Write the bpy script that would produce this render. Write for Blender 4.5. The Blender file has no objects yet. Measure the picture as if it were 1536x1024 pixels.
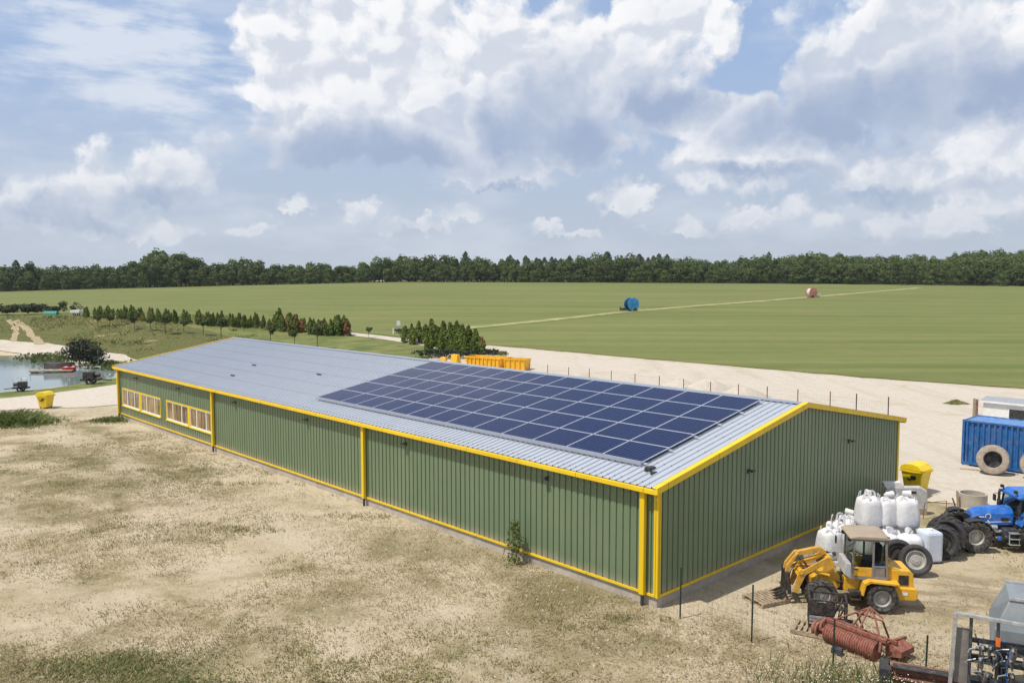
import bpy, bmesh, math, random
import numpy as np
from mathutils import Vector, Matrix, Euler
R = math.radians
rng = random.Random(7)
nrng = np.random.default_rng(11)
scene = bpy.context.scene
col = scene.collection
CAM_H = 10.5; FOC = 1240.1; PITCH = 0.0744

# ------------------------------------------------------------------ terrain
_A = np.array([-300., 0, 300, 600, 900, 1200, 1536, 2200])
_YF = np.array([320., 332, 360, 385, 385, 380, 370, 350])
_ZF = np.array([5.0, 5.6, 7.5, 9.4, 9.1, 8.5, 7.4, 7.0])
_SL = np.array([0.0, 0.005, 0.0, 0.0, 0.004, 0.028, 0.05, 0.05])
POND = np.array([(-125, 75), (-60, 78.5), (-50.2, 81), (-47.4, 83), (-46.3, 86), (-45.2, 90.7), (-43, 96), (-44.6, 100), (-50.5, 106), (-54.7, 104.6), (-58.6, 108.8), (-68.5, 120), (-81, 130.6), (-125, 140)])
WATER_Z = -0.5
def sstep(a, b, x):
    t = np.clip((x - a) / (b - a), 0, 1); return t * t * (3 - 2 * t)
def pond_sdf(x, y):
    px = POND[:, 0]; py = POND[:, 1]; n = len(POND)
    d = np.full(np.shape(x), 1e9); inside = np.zeros(np.shape(x), bool)
    for i in range(n):
        ax, ay = px[i], py[i]; bx, by = px[(i + 1) % n], py[(i + 1) % n]
        ex, ey = bx - ax, by - ay
        t = np.clip(((x - ax) * ex + (y - ay) * ey) / (ex * ex + ey * ey), 0, 1)
        d = np.minimum(d, np.hypot(x - ax - t * ex, y - ay - t * ey))
        c = (ay > y) != (by > y)
        xx = ax + (y - ay) * ex / (ey if ey else 1e-9)
        inside ^= c & (x < xx)
    return np.where(inside, -d, d)
def Tn(x, y):
    x = np.asarray(x, float); y = np.asarray(y, float)
    a = 768 + 1240 * x / np.maximum(y, 40)
    yf = np.interp(a, _A, _YF); zf = np.interp(a, _A, _ZF); sl = np.interp(a, _A, _SL)
    r = (y - 100) / (yf - 100)
    rs = np.minimum(.5 * (r + np.sqrt(r * r + .004)), 1)
    z = zf * rs * sstep(60, 112, y)
    z = z + sl * np.clip(y - yf, 0, 260)
    bump = sstep(120, 150, y) * (1 - sstep(160, 225, y)) * 2.0 * sstep(42, 58, -x)
    z = z + bump
    m = (x < -20) & (y > 50) & (y < 260)
    d = pond_sdf(x, y)
    shore = np.where(d > 0, WATER_Z + .03 + .10 * d + .012 * np.maximum(d - 8, 0) ** 2, WATER_Z + .03 + .25 * d)
    shore = np.maximum(shore, -2.2)
    z = np.where(m, np.minimum(z, shore), z)
    return z
def T(x, y): return float(Tn(np.array([x]), np.array([y]))[0])
def ray(px, py):
    u = (px - 768) / FOC; v = (512 - py) / FOC
    c, s = math.cos(PITCH), math.sin(PITCH)
    return u, c + v * s, -s + v * c
def G(px, py):                       # ground point seen at a photograph position
    dx, dy, dz = ray(px, py)
    ts = np.geomspace(12, 1500, 500)
    g = CAM_H + dz * ts - Tn(dx * ts, dy * ts)
    i = int(np.argmax(g < 0)) if (g < 0).any() else 499
    lo, hi = ts[max(i - 1, 0)], ts[i]
    for _ in range(24):
        m = .5 * (lo + hi)
        if CAM_H + dz * m - T(dx * m, dy * m) < 0: hi = m
        else: lo = m
    return Vector((dx * hi, dy * hi, T(dx * hi, dy * hi)))
def at_depth(px, Y):                 # ground point in that direction, Y metres away
    x = (px - 768) / FOC * Y
    return Vector((x, Y, T(x, Y)))

# ------------------------------------------------------------------ materials
class NT:
    def __init__(s, nt): s.nt = nt; s.n = nt.nodes; s.l = nt.links
    def new(s, t, **k):
        n = s.n.new(t)
        for a, b in k.items(): setattr(n, a, b)
        return n
    def set(s, sock, v):
        if v is None: return
        if isinstance(v, bpy.types.NodeSocket): s.l.new(v, sock)
        else: sock.default_value = v
    def math(s, op, a, b=None, c=None, clamp=False):
        n = s.new('ShaderNodeMath', operation=op, use_clamp=clamp)
        s.set(n.inputs[0], a); s.set(n.inputs[1], b)
        if c is not None: s.set(n.inputs[2], c)
        return n.outputs[0]
    def vmath(s, op, a, b=None):
        n = s.new('ShaderNodeVectorMath', operation=op)
        s.set(n.inputs[0], a)
        if b is not None:
            s.set(n.inputs['Scale'] if op == 'SCALE' else n.inputs[1], b)
        return n.outputs['Value'] if op in ('LENGTH', 'DOT_PRODUCT', 'DISTANCE') else n.outputs[0]
    def mix(s, f, a, b, blend='MIX'):
        n = s.new('ShaderNodeMix', data_type='RGBA', blend_type=blend)
        s.set(n.inputs[0], f)
        for i, v in ((6, a), (7, b)):
            if isinstance(v, (tuple, list)): v = (*v[:3], 1)
            s.set(n.inputs[i], v)
        return n.outputs[2]
    def noise(s, vec, scale, detail=4, rough=.55, w=None, dist=0, col=False, dim='3D'):
        n = s.new('ShaderNodeTexNoise', noise_dimensions=dim)
        if w is not None: n.noise_dimensions = '4D'; s.set(n.inputs['W'], w)
        if vec is not None: s.l.new(vec, n.inputs['Vector'])
        s.set(n.inputs['Scale'], scale); s.set(n.inputs['Detail'], detail); s.set(n.inputs['Roughness'], rough); s.set(n.inputs['Distortion'], dist)
        return n.outputs['Color' if col else 0]
    def smooth(s, v, a, b, lo=0., hi=1.):
        n = s.new('ShaderNodeMapRange', interpolation_type='SMOOTHSTEP')
        s.set(n.inputs[0], v)
        for i, q in enumerate((a, b, lo, hi)): s.set(n.inputs[i + 1], q)
        return n.outputs[0]
    def bump(s, h, strength=.3, dist=.02, normal=None):
        n = s.new('ShaderNodeBump'); s.set(n.inputs['Strength'], strength); s.set(n.inputs['Distance'], dist); s.set(n.inputs['Height'], h)
        if normal is not None: s.l.new(normal, n.inputs['Normal'])
        return n.outputs[0]
    def mapping(s, vec, scale=(1, 1, 1), rot=(0, 0, 0)):
        n = s.new('ShaderNodeMapping'); s.l.new(vec, n.inputs[0]); n.inputs['Scale'].default_value = scale; n.inputs['Rotation'].default_value = rot
        return n.outputs[0]
def _aniso(s, vec, ang, scale):
    r = s.mapping(vec, (1, 1, 1), (0, 0, -ang)); return s.mapping(r, scale)
NT.aniso = _aniso
def new_mat(name):
    m = bpy.data.materials.new(name); m.use_nodes = True
    t = NT(m.node_tree); t.n.clear()
    o = t.new('ShaderNodeOutputMaterial'); b = t.new('ShaderNodeBsdfPrincipled'); t.l.new(b.outputs[0], o.inputs[0])
    return m, t, b
DUST = (.40, .33, .235)
def pm(name, c, rough=.5, metal=0., var=.12, scale=4., bump=0., dust=0., spec=.5, rust=None):
    m, t, b = new_mat(name)
    tc = t.new('ShaderNodeTexCoord'); oi = t.new('ShaderNodeObjectInfo')
    w = t.math('MULTIPLY', oi.outputs['Random'], 37.0)
    n1 = t.noise(tc.outputs['Object'], scale, 6, .6, w)
    n2 = t.noise(tc.outputs['Object'], scale * 5.3, 4, .6, w)
    k = t.math('ADD', t.math('MULTIPLY', n1, .7), t.math('MULTIPLY', n2, .3))
    dark = tuple(x * (1 - 2.2 * var) for x in c); light = tuple(min(1, x * (1 + 2.2 * var)) for x in c)
    cc = t.mix(t.smooth(k, .3, .7), dark, light)
    if rust: cc = t.mix(t.math('MULTIPLY', t.smooth(n1, .53, .66), rust[3]), cc, rust[:3])
    if dust:
        dn = t.smooth(t.noise(tc.outputs['Object'], scale * 1.7, 5, .65, w), .42, .72)
        cc = t.mix(t.math('MULTIPLY', dn, dust), cc, DUST)
        t.set(b.inputs['Roughness'], t.math('ADD', rough, t.math('MULTIPLY', dn, dust * .4), clamp=True))
    else:
        t.set(b.inputs['Roughness'], t.math('ADD', rough - .08, t.math('MULTIPLY', n2, .16), clamp=True))
    t.l.new(cc, b.inputs['Base Color']); b.inputs['Metallic'].default_value = metal
    b.inputs['Specular IOR Level'].default_value = spec
    if bump: t.l.new(t.bump(k, .6, bump), b.inputs['Normal'])
    return m
M = {}
def leafmat(name, c1, c2, c3, vscale=.35, trans=.25):
    m, t, b = new_mat(name)
    g = t.new('ShaderNodeNewGeometry'); oi = t.new('ShaderNodeObjectInfo'); tc = t.new('ShaderNodeTexCoord')
    r = g.outputs['Random Per Island']
    n = t.noise(tc.outputs['Object'], vscale, 3, .6, t.math('MULTIPLY', oi.outputs['Random'], 50))
    cc = t.mix(r, c1, c2)
    cc = t.mix(t.math('MULTIPLY', t.smooth(n, .48, .7), .7), cc, c3)
    cc = t.mix(t.math('MULTIPLY', oi.outputs['Random'], .55), cc, t.mix(.5, cc, c3))
    hs = t.new('ShaderNodeHueSaturation'); t.l.new(cc, hs.inputs['Color'])
    t.set(hs.inputs['Value'], t.math('ADD', .72, t.math('MULTIPLY', oi.outputs['Random'], .6)))
    t.l.new(hs.outputs[0], b.inputs['Base Color']); b.inputs['Roughness'].default_value = .65
    b.inputs['Specular IOR Level'].default_value = .25
    tr = t.new('ShaderNodeBsdfTranslucent'); t.l.new(hs.outputs[0], tr.inputs[0])
    mx = t.new('ShaderNodeMixShader'); mx.inputs[0].default_value = trans
    t.l.new(b.outputs[0], mx.inputs[1]); t.l.new(tr.outputs[0], mx.inputs[2])
    t.l.new(mx.outputs[0], [n for n in t.n if n.type == 'OUTPUT_MATERIAL'][0].inputs[0])
    return m

# ------------------------------------------------------------------ mesh building
class MB:
    def __init__(s): s.v = []; s.f = []; s.m = []; s.k = 0
    def add(s, vs, fs):
        o = len(s.v); s.v += [tuple(v) for v in vs]; s.f += [tuple(i + o for i in f) for f in fs]; s.m += [s.k] * len(fs)
        return s
    def box(s, c, d, rot=None, taper=1.):
        x, y, z = (q / 2 for q in d)
        vs = [(sx * x * (taper if sz > 0 else 1), sy * y * (taper if sz > 0 else 1), sz * z) for sz in (-1, 1) for sy in (-1, 1) for sx in (-1, 1)]
        m = Euler(rot).to_matrix() if rot else None
        vs = [(m @ Vector(v) if m else Vector(v)) + Vector(c) for v in vs]
        return s.add(vs, [(0, 2, 3, 1), (4, 5, 7, 6), (0, 1, 5, 4), (2, 6, 7, 3), (0, 4, 6, 2), (1, 3, 7, 5)])
    def bb(s, a, b):                     # box between two corners
        return s.box([(p + q) / 2 for p, q in zip(a, b)], [abs(p - q) for p, q in zip(a, b)])
    def bar(s, p, q, w, h=None, up=(0, 0, 1)):
        p, q = Vector(p), Vector(q); h = h or w; d = (q - p).normalized(); u = Vector(up)
        if abs(d.dot(u)) > .98: u = Vector((1, 0, 0))
        a = d.cross(u).normalized(); b = a.cross(d)
        vs = [e + a * i * w / 2 + b * j * h / 2 for e in (p, q) for i, j in ((-1, -1), (1, -1), (1, 1), (-1, 1))]
        return s.add(vs, [(0, 3, 2, 1), (4, 5, 6, 7)] + [(i, (i + 1) % 4, 4 + (i + 1) % 4, 4 + i) for i in range(4)])
    def tube(s, pts, r, n=8, cap=True):
        pts = [Vector(p) for p in pts]; rs = r if isinstance(r, (list, tuple)) else [r] * len(pts)
        rings = []; ref = None
        for i, p in enumerate(pts):
            d = (pts[min(i + 1, len(pts) - 1)] - pts[max(i - 1, 0)]).normalized()
            if ref is None: ref = Vector((0, 0, 1)) if abs(d.z) < .9 else Vector((1, 0, 0))
            a = d.cross(ref).normalized(); b = d.cross(a); ref = -b if False else ref
            rings.append([p + (a * math.cos(k * 2 * math.pi / n) + b * math.sin(k * 2 * math.pi / n)) * rs[i] for k in range(n)])
        vs = [v for g in rings for v in g]; fs = []
        for i in range(len(pts) - 1):
            for k in range(n): fs.append((i * n + k, i * n + (k + 1) % n, (i + 1) * n + (k + 1) % n, (i + 1) * n + k))
        if cap: fs += [tuple(range(n))[::-1], tuple((len(pts) - 1) * n + k for k in range(n))]
        return s.add(vs, fs)
    def lathe(s, prof, n=24, mat=None, closed=False):   # profile (r, h) about z, then matrix
        vs = [(r * math.cos(2 * math.pi * k / n), r * math.sin(2 * math.pi * k / n), h) for r, h in prof for k in range(n)]
        if mat is not None: vs = [mat @ Vector(v) for v in vs]
        fs = []; L = len(prof)
        for i in range(L if closed else L - 1):
            j = (i + 1) % L
            for k in range(n): fs.append((i * n + k, i * n + (k + 1) % n, j * n + (k + 1) % n, j * n + k))
        return s.add(vs, fs)
    def prism(s, poly, a, b, axis='y'):       # polygon in xz extruded in y (or xy in z, yz in x)
        n = len(poly)
        def P(u, v, t): return {'y': (u, t, v), 'z': (u, v, t), 'x': (t, u, v)}[axis]
        vs = [P(u, v, a) for u, v in poly] + [P(u, v, b) for u, v in poly]
        return s.add(vs, [tuple(range(n))[::-1], tuple(range(n, 2 * n))] + [(i, (i + 1) % n, n + (i + 1) % n, n + i) for i in range(n)])
    def tapered(s, poly_a, poly_b):
        n = len(poly_a)
        return s.add(list(poly_a) + list(poly_b), [tuple(range(n))[::-1], tuple(range(n, 2 * n))] + [(i, (i + 1) % n, n + (i + 1) % n, n + i) for i in range(n)])
    def mesh(s, name, mats, smooth=False, recalc=True):
        me = bpy.data.meshes.new(name); me.from_pydata(s.v, [], s.f)
        mats = mats if isinstance(mats, (list, tuple)) else [mats]
        for m in mats: me.materials.append(m)
        if len(mats) > 1: me.polygons.foreach_set('material_index', s.m)
        if recalc:
            bm = bmesh.new(); bm.from_mesh(me); bmesh.ops.recalc_face_normals(bm, faces=bm.faces); bm.to_mesh(me); bm.free()
        if smooth:
            me.polygons.foreach_set('use_smooth', [True] * len(me.polygons))
            if smooth is not True: 
                try: me.set_sharp_from_angle(angle=R(smooth))
                except Exception: pass
        me.update(); return me
    def build(s, name, mats, parent=None, smooth=False, bevel=0, recalc=True):
        o = bpy.data.objects.new(name, s.mesh(name, mats, smooth, recalc)); col.objects.link(o)
        if parent is not None: o.parent = parent
        if bevel:
            b = o.modifiers.new('edge', 'BEVEL'); b.width = bevel; b.segments = 2; b.limit_method = 'ANGLE'; b.angle_limit = R(40)
            b.harden_normals = False
        return o
def thing(name, label, cat, loc=(0, 0, 0), rz=0., group=None, scale=1.):
    o = bpy.data.objects.new(name, None); col.objects.link(o); o.empty_display_size = .3
    o.location = loc; o.rotation_euler = (0, 0, rz); o.scale = (scale,) * 3
    return tag(o, label, cat, group)
def tag(o, label, cat, group=None, kind=None):
    if label: o['label'] = label
    if cat: o['category'] = cat
    if group: o['group'] = group
    if kind: o['kind'] = kind
    return o
def copy_tree(o, parent=None):
    c = o.copy(); col.objects.link(c)
    if parent is not None: c.parent = parent
    for ch in list(o.children): copy_tree(ch, c)
    return c
def dup(o, loc, rz=0., label=None, scale=1.):
    c = copy_tree(o); c.location = loc; c.rotation_euler = (0, 0, rz); c.scale = (scale,) * 3 if not isinstance(scale, tuple) else scale
    if label: c['label'] = label
    return c
def struct(o): o['kind'] = 'structure'; return o
def mesh_np(name, V, F, mats, smooth=False):
    me = bpy.data.meshes.new(name); V = np.asarray(V, np.float32); F = np.asarray(F, np.int32); n = F.shape[1]
    me.vertices.add(len(V)); me.vertices.foreach_set('co', V.ravel())
    me.loops.add(F.size); me.loops.foreach_set('vertex_index', F.ravel())
    me.polygons.add(len(F)); me.polygons.foreach_set('loop_start', np.arange(len(F), dtype=np.int32) * n)
    for m in (mats if isinstance(mats, (list, tuple)) else [mats]): me.materials.append(m)
    if smooth: me.polygons.foreach_set('use_smooth', np.ones(len(F), bool))
    me.update(calc_edges=True); me.validate(); return me
def link(name, me, parent=None):
    o = bpy.data.objects.new(name, me); col.objects.link(o)
    if parent is not None: o.parent = parent
    return o
def Mx(loc, axis='z', rz=0):            # matrix: lathe axis z turned onto axis, then moved
    m = Matrix.Translation(loc) @ Matrix.Rotation(rz, 4, 'Z')
    if axis == 'y': m = m @ Matrix.Rotation(R(-90), 4, 'X')
    if axis == 'x': m = m @ Matrix.Rotation(R(90), 4, 'Y')
    return m
# ------------------------------------------------------------------ camera, light, sky
cam = bpy.data.cameras.new('camera'); camo = bpy.data.objects.new('camera', cam); col.objects.link(camo)
camo.location = (0, 0, CAM_H); camo.rotation_euler = (R(90) - PITCH, 0, 0)
cam.sensor_width = 36; cam.lens = 36 * FOC / 1536; cam.clip_end = 6000; cam.clip_start = .5
scene.camera = camo
SUN_EL = R(62); sh = Vector((.90, .435)).normalized()           # shadows fall along sh on the ground
sd = Vector((-sh.x * math.cos(SUN_EL), -sh.y * math.cos(SUN_EL), math.sin(SUN_EL)))
sun = bpy.data.lights.new('sun', 'SUN'); sun.energy = 4.3; sun.angle = R(.53); sun.color = (1, .95, .87)
so = bpy.data.objects.new('sun', sun); col.objects.link(so); so.rotation_euler = sd.to_track_quat('Z', 'Y').to_euler(); so.location = (0, 0, 60)
vs = scene.view_settings; vs.view_transform = 'Standard'; vs.look = 'None'; vs.exposure = 0; vs.gamma = 1

def build_world():
    w = bpy.data.worlds.new('World'); scene.world = w; w.use_nodes = True
    t = NT(w.node_tree); t.n.clear()
    out = t.new('ShaderNodeOutputWorld'); bg = t.new('ShaderNodeBackground'); t.l.new(bg.outputs[0], out.inputs[0])
    tc = t.new('ShaderNodeTexCoord'); d = tc.outputs['Generated']
    sky = t.new('ShaderNodeTexSky', sky_type='NISHITA'); sky.sun_disc = False
    sky.sun_elevation = SUN_EL; sky.sun_rotation = math.atan2(sd.x, sd.y); sky.air_density = 1.0; sky.dust_density = 1.6; sky.ozone_density = 1.4; sky.altitude = 120
    sx = t.new('ShaderNodeSeparateXYZ'); t.l.new(d, sx.inputs[0])
    x, y, z = sx.outputs
    hor = t.math('SQRT', t.math('ADD', t.math('MULTIPLY', x, x), t.math('MULTIPLY', y, y)))
    e = t.math('DIVIDE', z, t.math('MAXIMUM', hor, .05))
    az = t.math('ARCTAN2', x, y)
    cb = t.new('ShaderNodeCombineXYZ'); t.l.new(az, cb.inputs[0]); t.l.new(e, cb.inputs[1])
    P = cb.outputs[0]
    # finer billows towards the horizon
    # warp the blobs
    wv = t.vmath('SUBTRACT', t.noise(P, 9, 6, .6, col=True, dim='2D'), (.5, .5, .5))
    wv = t.vmath('MULTIPLY', wv, (.15, .10, 0))
    w2 = t.vmath('MULTIPLY', t.vmath('SUBTRACT', t.noise(P, 34, 4, .6, col=True, dim='2D'), (.5, .5, .5)), (.060, .046, 0))
    Q = t.vmath('ADD', P, t.vmath('ADD', wv, t.vmath('SCALE', w2, .45)))
    def pxc(px, py):
        a = math.atan((px - 768) / 1240); return a, (419.6 - py) / 1240 * math.cos(a)
    def blob(v, px, py, rx, ru, rd):
        a, ee = pxc(px, py); k = 1 / 1240
        p = t.vmath('SUBTRACT', v, (a, ee, 0))
        ca = math.cos(a) ** 2
        u = t.vmath('MULTIPLY', p, (1 / (rx * k * ca), 1 / (ru * k), 0))
        q = t.vmath('MULTIPLY', p, (-1 / (rx * k * ca), -1 / (rd * k), 0))
        return t.math('SUBTRACT', 1, t.vmath('LENGTH', t.vmath('MAXIMUM', u, q)))
    def union(v, lst):
        r = None
        for b in lst:
            q = blob(v, *b)
            r = q if r is None else t.math('SMOOTH_MAX', r, q, .12)
        return r
    big = [(265, 285, 85, 85, 45), (165, 295, 95, 80, 45), (75, 325, 80, 55, 24),
           (455, 130, 120, 145, 70), (500, 225, 160, 105, 55), (610, 110, 170, 160, 100), (640, 210, 210, 110, 70),
           (800, 140, 170, 180, 100), (930, 120, 135, 130, 90), (860, 215, 170, 90, 45), (990, 40, 130, 90, 60), (560, 150, 160, 130, 80),
           (1400, 60, 290, 200, 110), (1270, 145, 150, 140, 90), (1460, 150, 200, 150, 80),
           (1080, 185, 130, 70, 50), (1120, 265, 170, 75, 50), (1340, 262, 190, 60, 42), (1490, 235, 140, 60, 45), (1480, 300, 130, 45, 45), (1300, 322, 180, 26, 30)]
    small = [(440, 316, 38, 28, 12), (540, 322, 42, 26, 13), (697, 328, 36, 24, 12), (750, 272, 120, 42, 24), (935, 306, 56, 46, 18), (815, 340, 40, 14, 10), (640, 342, 60, 18, 12), (380, 345, 45, 18, 12), (210, 348, 130, 24, 14), (1040, 345, 90, 16, 12), (1120, 330, 60, 20, 14), (1400, 338, 120, 18, 14), (590, 345, 40, 14, 10), (870, 348, 50, 14, 10), (860, 250, 70, 34, 16)]
    Hb = t.math('MAXIMUM', union(Q, big), union(t.vmath('ADD', P, t.vmath('ADD', w2, t.vmath('SCALE', wv, .22))), small))
    # clouds all round, outside the picture too
    side = t.math('MAXIMUM', t.smooth(e, .40, .60), t.smooth(t.math('ABSOLUTE', az), .62, .75))
    n0 = t.noise(P, 3.2, 3, .55, dim='2D')
    Hb = t.math('MAXIMUM', Hb, t.math('SUBTRACT', t.math('MULTIPLY', t.math('MULTIPLY', side, n0), 1.7), .78))
    # relief
    def fb(v):
        a = t.noise(v, 15, 8, .60, dim='2D')
        vo = t.new('ShaderNodeTexVoronoi', feature='SMOOTH_F1', voronoi_dimensions='2D'); t.l.new(v, vo.inputs['Vector']); vo.inputs['Scale'].default_value = 17; vo.inputs['Smoothness'].default_value = .6
        vo.inputs['Detail'].default_value = 1.0; vo.inputs['Roughness'].default_value = .55
        return t.math('ADD', t.math('MULTIPLY', a, .62), t.math('MULTIPLY', t.math('SUBTRACT', 1, vo.outputs['Distance']), .38))
    Pq = t.vmath('ADD', P, t.vmath('SCALE', wv, .35))
    f1 = fb(Pq); f2 = fb(t.vmath('ADD', Pq, (-.007, .014, 0)))
    H = t.math('ADD', Hb, t.math('MULTIPLY', t.math('SUBTRACT', f1, .55), .95))
    alpha = t.smooth(H, -.03, t.math('ADD', .25, t.math('MULTIPLY', t.smooth(e, .04, .20, 1, 0), .28)))
    rel = t.math('SUBTRACT', f1, f2)
    darks = [(570, 250, 290, 90, 45), (840, 220, 230, 150, 60), (1010, 165, 120, 70, 50), (1300, 195, 330, 150, 50), (1140, 275, 140, 22, 24), (1490, 175, 150, 100, 50), (1330, 290, 190, 18, 20), (255, 305, 110, 40, 25), (130, 325, 110, 26, 20), (760, 290, 120, 16, 12)]
    D = union(Q, darks)
    D = t.smooth(t.math('ADD', D, t.math('MULTIPLY', t.math('SUBTRACT', f1, .55), .8)), -.25, .85)
    thick = t.smooth(H, .25, 1.1)
    white = (.97, .97, .985); mid = (.67, .72, .81); grey = (.37, .46, .64)
    c = t.mix(t.smooth(rel, -.12, .09), mid, white)
    c = t.mix(t.math('MULTIPLY', thick, .42), c, mid)
    c = t.mix(D, c, grey)
    # warm, dimmer low clouds seen through the haze
    low = t.smooth(e, .02, .19, 1, 0)
    hz = (.50, .57, .675)
    base = t.mix(1.0, sky.outputs[0], (.095, .095, .10), 'MULTIPLY')
    base = t.mix(t.math('MULTIPLY', t.smooth(e, -.02, .40, .95, .75), t.smooth(e, .42, .8, 1, 0)), base, t.mix(t.smooth(e, 0, .30), hz, (.34, .50, .79)))
    # thin streaks upper left and veil
    st = t.mapping(P, (3.0, 13.0, 1), (0, 0, R(10)))
    sn = t.noise(st, 2.4, 5, .6, dim='2D')
    vb = union(Q, [(260, 115, 330, 110, 110), (180, 20, 200, 60, 40), (500, 190, 260, 60, 50)])
    va = t.math('MULTIPLY', t.smooth(t.math('ADD', sn, t.math('MULTIPLY', vb, .35)), .52, .85), t.smooth(vb, -.1, .5))
    base = t.mix(t.math('MULTIPLY', va, .75), base, (.80, .84, .91))
    hv = t.noise(t.vmath('MULTIPLY', P, (2.2, 7, 1)), 1.6, 5, .6, dim='2D')
    base = t.mix(t.math('ADD', .10, t.math('MULTIPLY', t.smooth(hv, .42, .72), .38)), base, (.74, .79, .87))
    c = t.mix(t.math('MULTIPLY', low, .55), c, hz)
    full = t.mix(alpha, base, c)
    # ground side of the dome
    full = t.mix(t.smooth(e, -.03, .0), (.25, .26, .22), full)
    t.l.new(full, bg.inputs[0]); bg.inputs[1].default_value = SKY_STRENGTH
    w.cycles.sampling_method = 'MANUAL'; w.cycles.sample_map_resolution = 512
SKY_STRENGTH = 1.0
build_world()
# ------------------------------------------------------------------ ground materials
def ground_mat(name, kind):
    m, t, b = new_mat(name)
    tc = t.new('ShaderNodeTexCoord'); O = tc.outputs['Object']
    n_big = t.noise(O, .055, 4, .6); n_mid = t.noise(O, .30, 6, .62, dist=.6); n_fin = t.noise(O, 2.6, 6, .68); n_vf = t.noise(O, 11, 5, .7)
    b.inputs['Roughness'].default_value = .95; b.inputs['Specular IOR Level'].default_value = .12
    if kind == 'dry':
        sand = t.mix(t.smooth(n_fin, .3, .7), (.465, .38, .255), (.60, .51, .365))
        straw = t.mix(t.smooth(n_vf, .35, .65), (.27, .215, .115), (.47, .385, .225))
        k1 = t.smooth(t.math('ADD', t.math('MULTIPLY', n_mid, .55), t.math('MULTIPLY', n_fin, .45)), .43, .60)
        c = t.mix(k1, sand, straw)
        olive = t.mix(t.smooth(n_vf, .3, .7), (.095, .095, .036), (.235, .20, .095))
        k2 = t.smooth(t.math('ADD', t.math('ADD', t.math('MULTIPLY', n_big, .45), t.math('MULTIPLY', n_mid, .35)), t.math('MULTIPLY', n_vf, .32)), .525, .645)
        c = t.mix(t.math('MULTIPLY', k2, .8), c, olive)
        gm = t.smooth(t.noise(O, .115, 5, .6, dist=.4), .64, .74)
        c = t.mix(t.math('MULTIPLY', t.math('MULTIPLY', gm, t.smooth(n_fin, .38, .6)), .6), c, (.10, .13, .045))
        spk = t.smooth(t.noise(O, 7.5, 4, .7), .60, .70)
        c = t.mix(t.math('MULTIPLY', spk, .6), c, (.13, .11, .055))
        bare = t.smooth(t.math('ADD', t.noise(t.aniso(O, R(133.3), (.035, .16, 1)), 1.0, 5, .55), t.math('MULTIPLY', t.math('SUBTRACT', n_fin, .5), .35)), .50, .66)
        wv_ = t.vmath('DOT_PRODUCT', t.vmath('SUBTRACT', O, (4.64, 25.79, 0)), (-.728, -.6856, 0)); wu_ = t.vmath('DOT_PRODUCT', t.vmath('SUBTRACT', O, (4.64, 25.79, 0)), (-.6856, .728, 0))
        st_ = t.math('MULTIPLY', t.smooth(t.math('ADD', wv_, t.math('MULTIPLY', t.math('SUBTRACT', n_mid, .5), 5)), 1.2, 4.2, 1, 0), t.smooth(wu_, 2, 16))
        bare = t.math('MAXIMUM', bare, t.math('MULTIPLY', st_, t.smooth(n_fin, .3, .55)))
        c = t.mix(t.math('MULTIPLY', bare, .8), c, t.mix(t.smooth(n_vf, .3, .7), (.47, .39, .27), (.62, .535, .395)))
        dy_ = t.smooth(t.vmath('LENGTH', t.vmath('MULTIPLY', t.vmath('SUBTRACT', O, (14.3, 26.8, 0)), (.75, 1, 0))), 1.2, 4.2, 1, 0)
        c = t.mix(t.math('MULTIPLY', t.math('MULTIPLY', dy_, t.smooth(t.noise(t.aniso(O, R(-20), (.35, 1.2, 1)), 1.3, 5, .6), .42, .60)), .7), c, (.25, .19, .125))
        h = t.math('ADD', t.math('MULTIPLY', n_fin, .6), t.math('MULTIPLY', n_vf, .4))
        b_ = t.bump(h, 1.0, .16)
    elif kind == 'sand':
        c = t.mix(t.smooth(n_fin, .25, .75), (.46, .41, .338), (.555, .50, .42))
        tr = t.noise(t.mapping(O, (.5, .05, 1), (0, 0, R(-40))), .9, 5, .6)
        c = t.mix(t.math('MULTIPLY', t.smooth(tr, .48, .66), .42), c, (.41, .345, .255))
        c = t.mix(t.math('MULTIPLY', t.smooth(n_mid, .54, .7), .6), c, (.41, .335, .225))
        c = t.mix(t.math('MULTIPLY', t.smooth(n_vf, .62, .7), .35), c, (.36, .29, .19))
        b_ = t.bump(t.math('ADD', n_fin, t.math('MULTIPLY', tr, .8)), .6, .06)
    elif kind == 'field':
        strp = t.noise(t.mapping(O, (.010, .20, 1), (0, 0, R(3))), 1.0, 5, .6)
        strp2 = t.noise(t.mapping(O, (.03, .55, 1), (0, 0, R(3))), 1.0, 3, .6)
        c = t.mix(t.smooth(strp, .25, .75), (.120, .148, .044), (.200, .212, .074))
        c = t.mix(t.math('MULTIPLY', t.smooth(strp2, .46, .66), .15), c, (.25, .245, .10))
        c = t.mix(t.math('MULTIPLY', t.smooth(n_big, .50, .68), .35), c, (.215, .19, .085))
        c = t.mix(t.math('MULTIPLY', t.smooth(n_fin, .4, .7), .25), c, (.09, .11, .03))
        c = t.mix(t.math('MULTIPLY', t.smooth(n_mid, .45, .68), .22), c, (.105, .125, .04))
        b_ = t.bump(n_fin, .5, .05)
    elif kind == 'lawn':
        c = t.mix(t.smooth(n_mid, .35, .65), (.10, .135, .038), (.195, .20, .072))
        c = t.mix(t.math('MULTIPLY', t.smooth(n_big, .5, .66), .5), c, (.26, .225, .105))
        c = t.mix(t.math('MULTIPLY', t.smooth(n_fin, .5, .7), .3), c, (.07, .09, .025))
        b_ = t.bump(n_fin, .6, .08)
    elif kind == 'bank':
        c = t.mix(t.smooth(n_fin, .35, .65), (.065, .085, .026), (.20, .175, .07))
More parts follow.
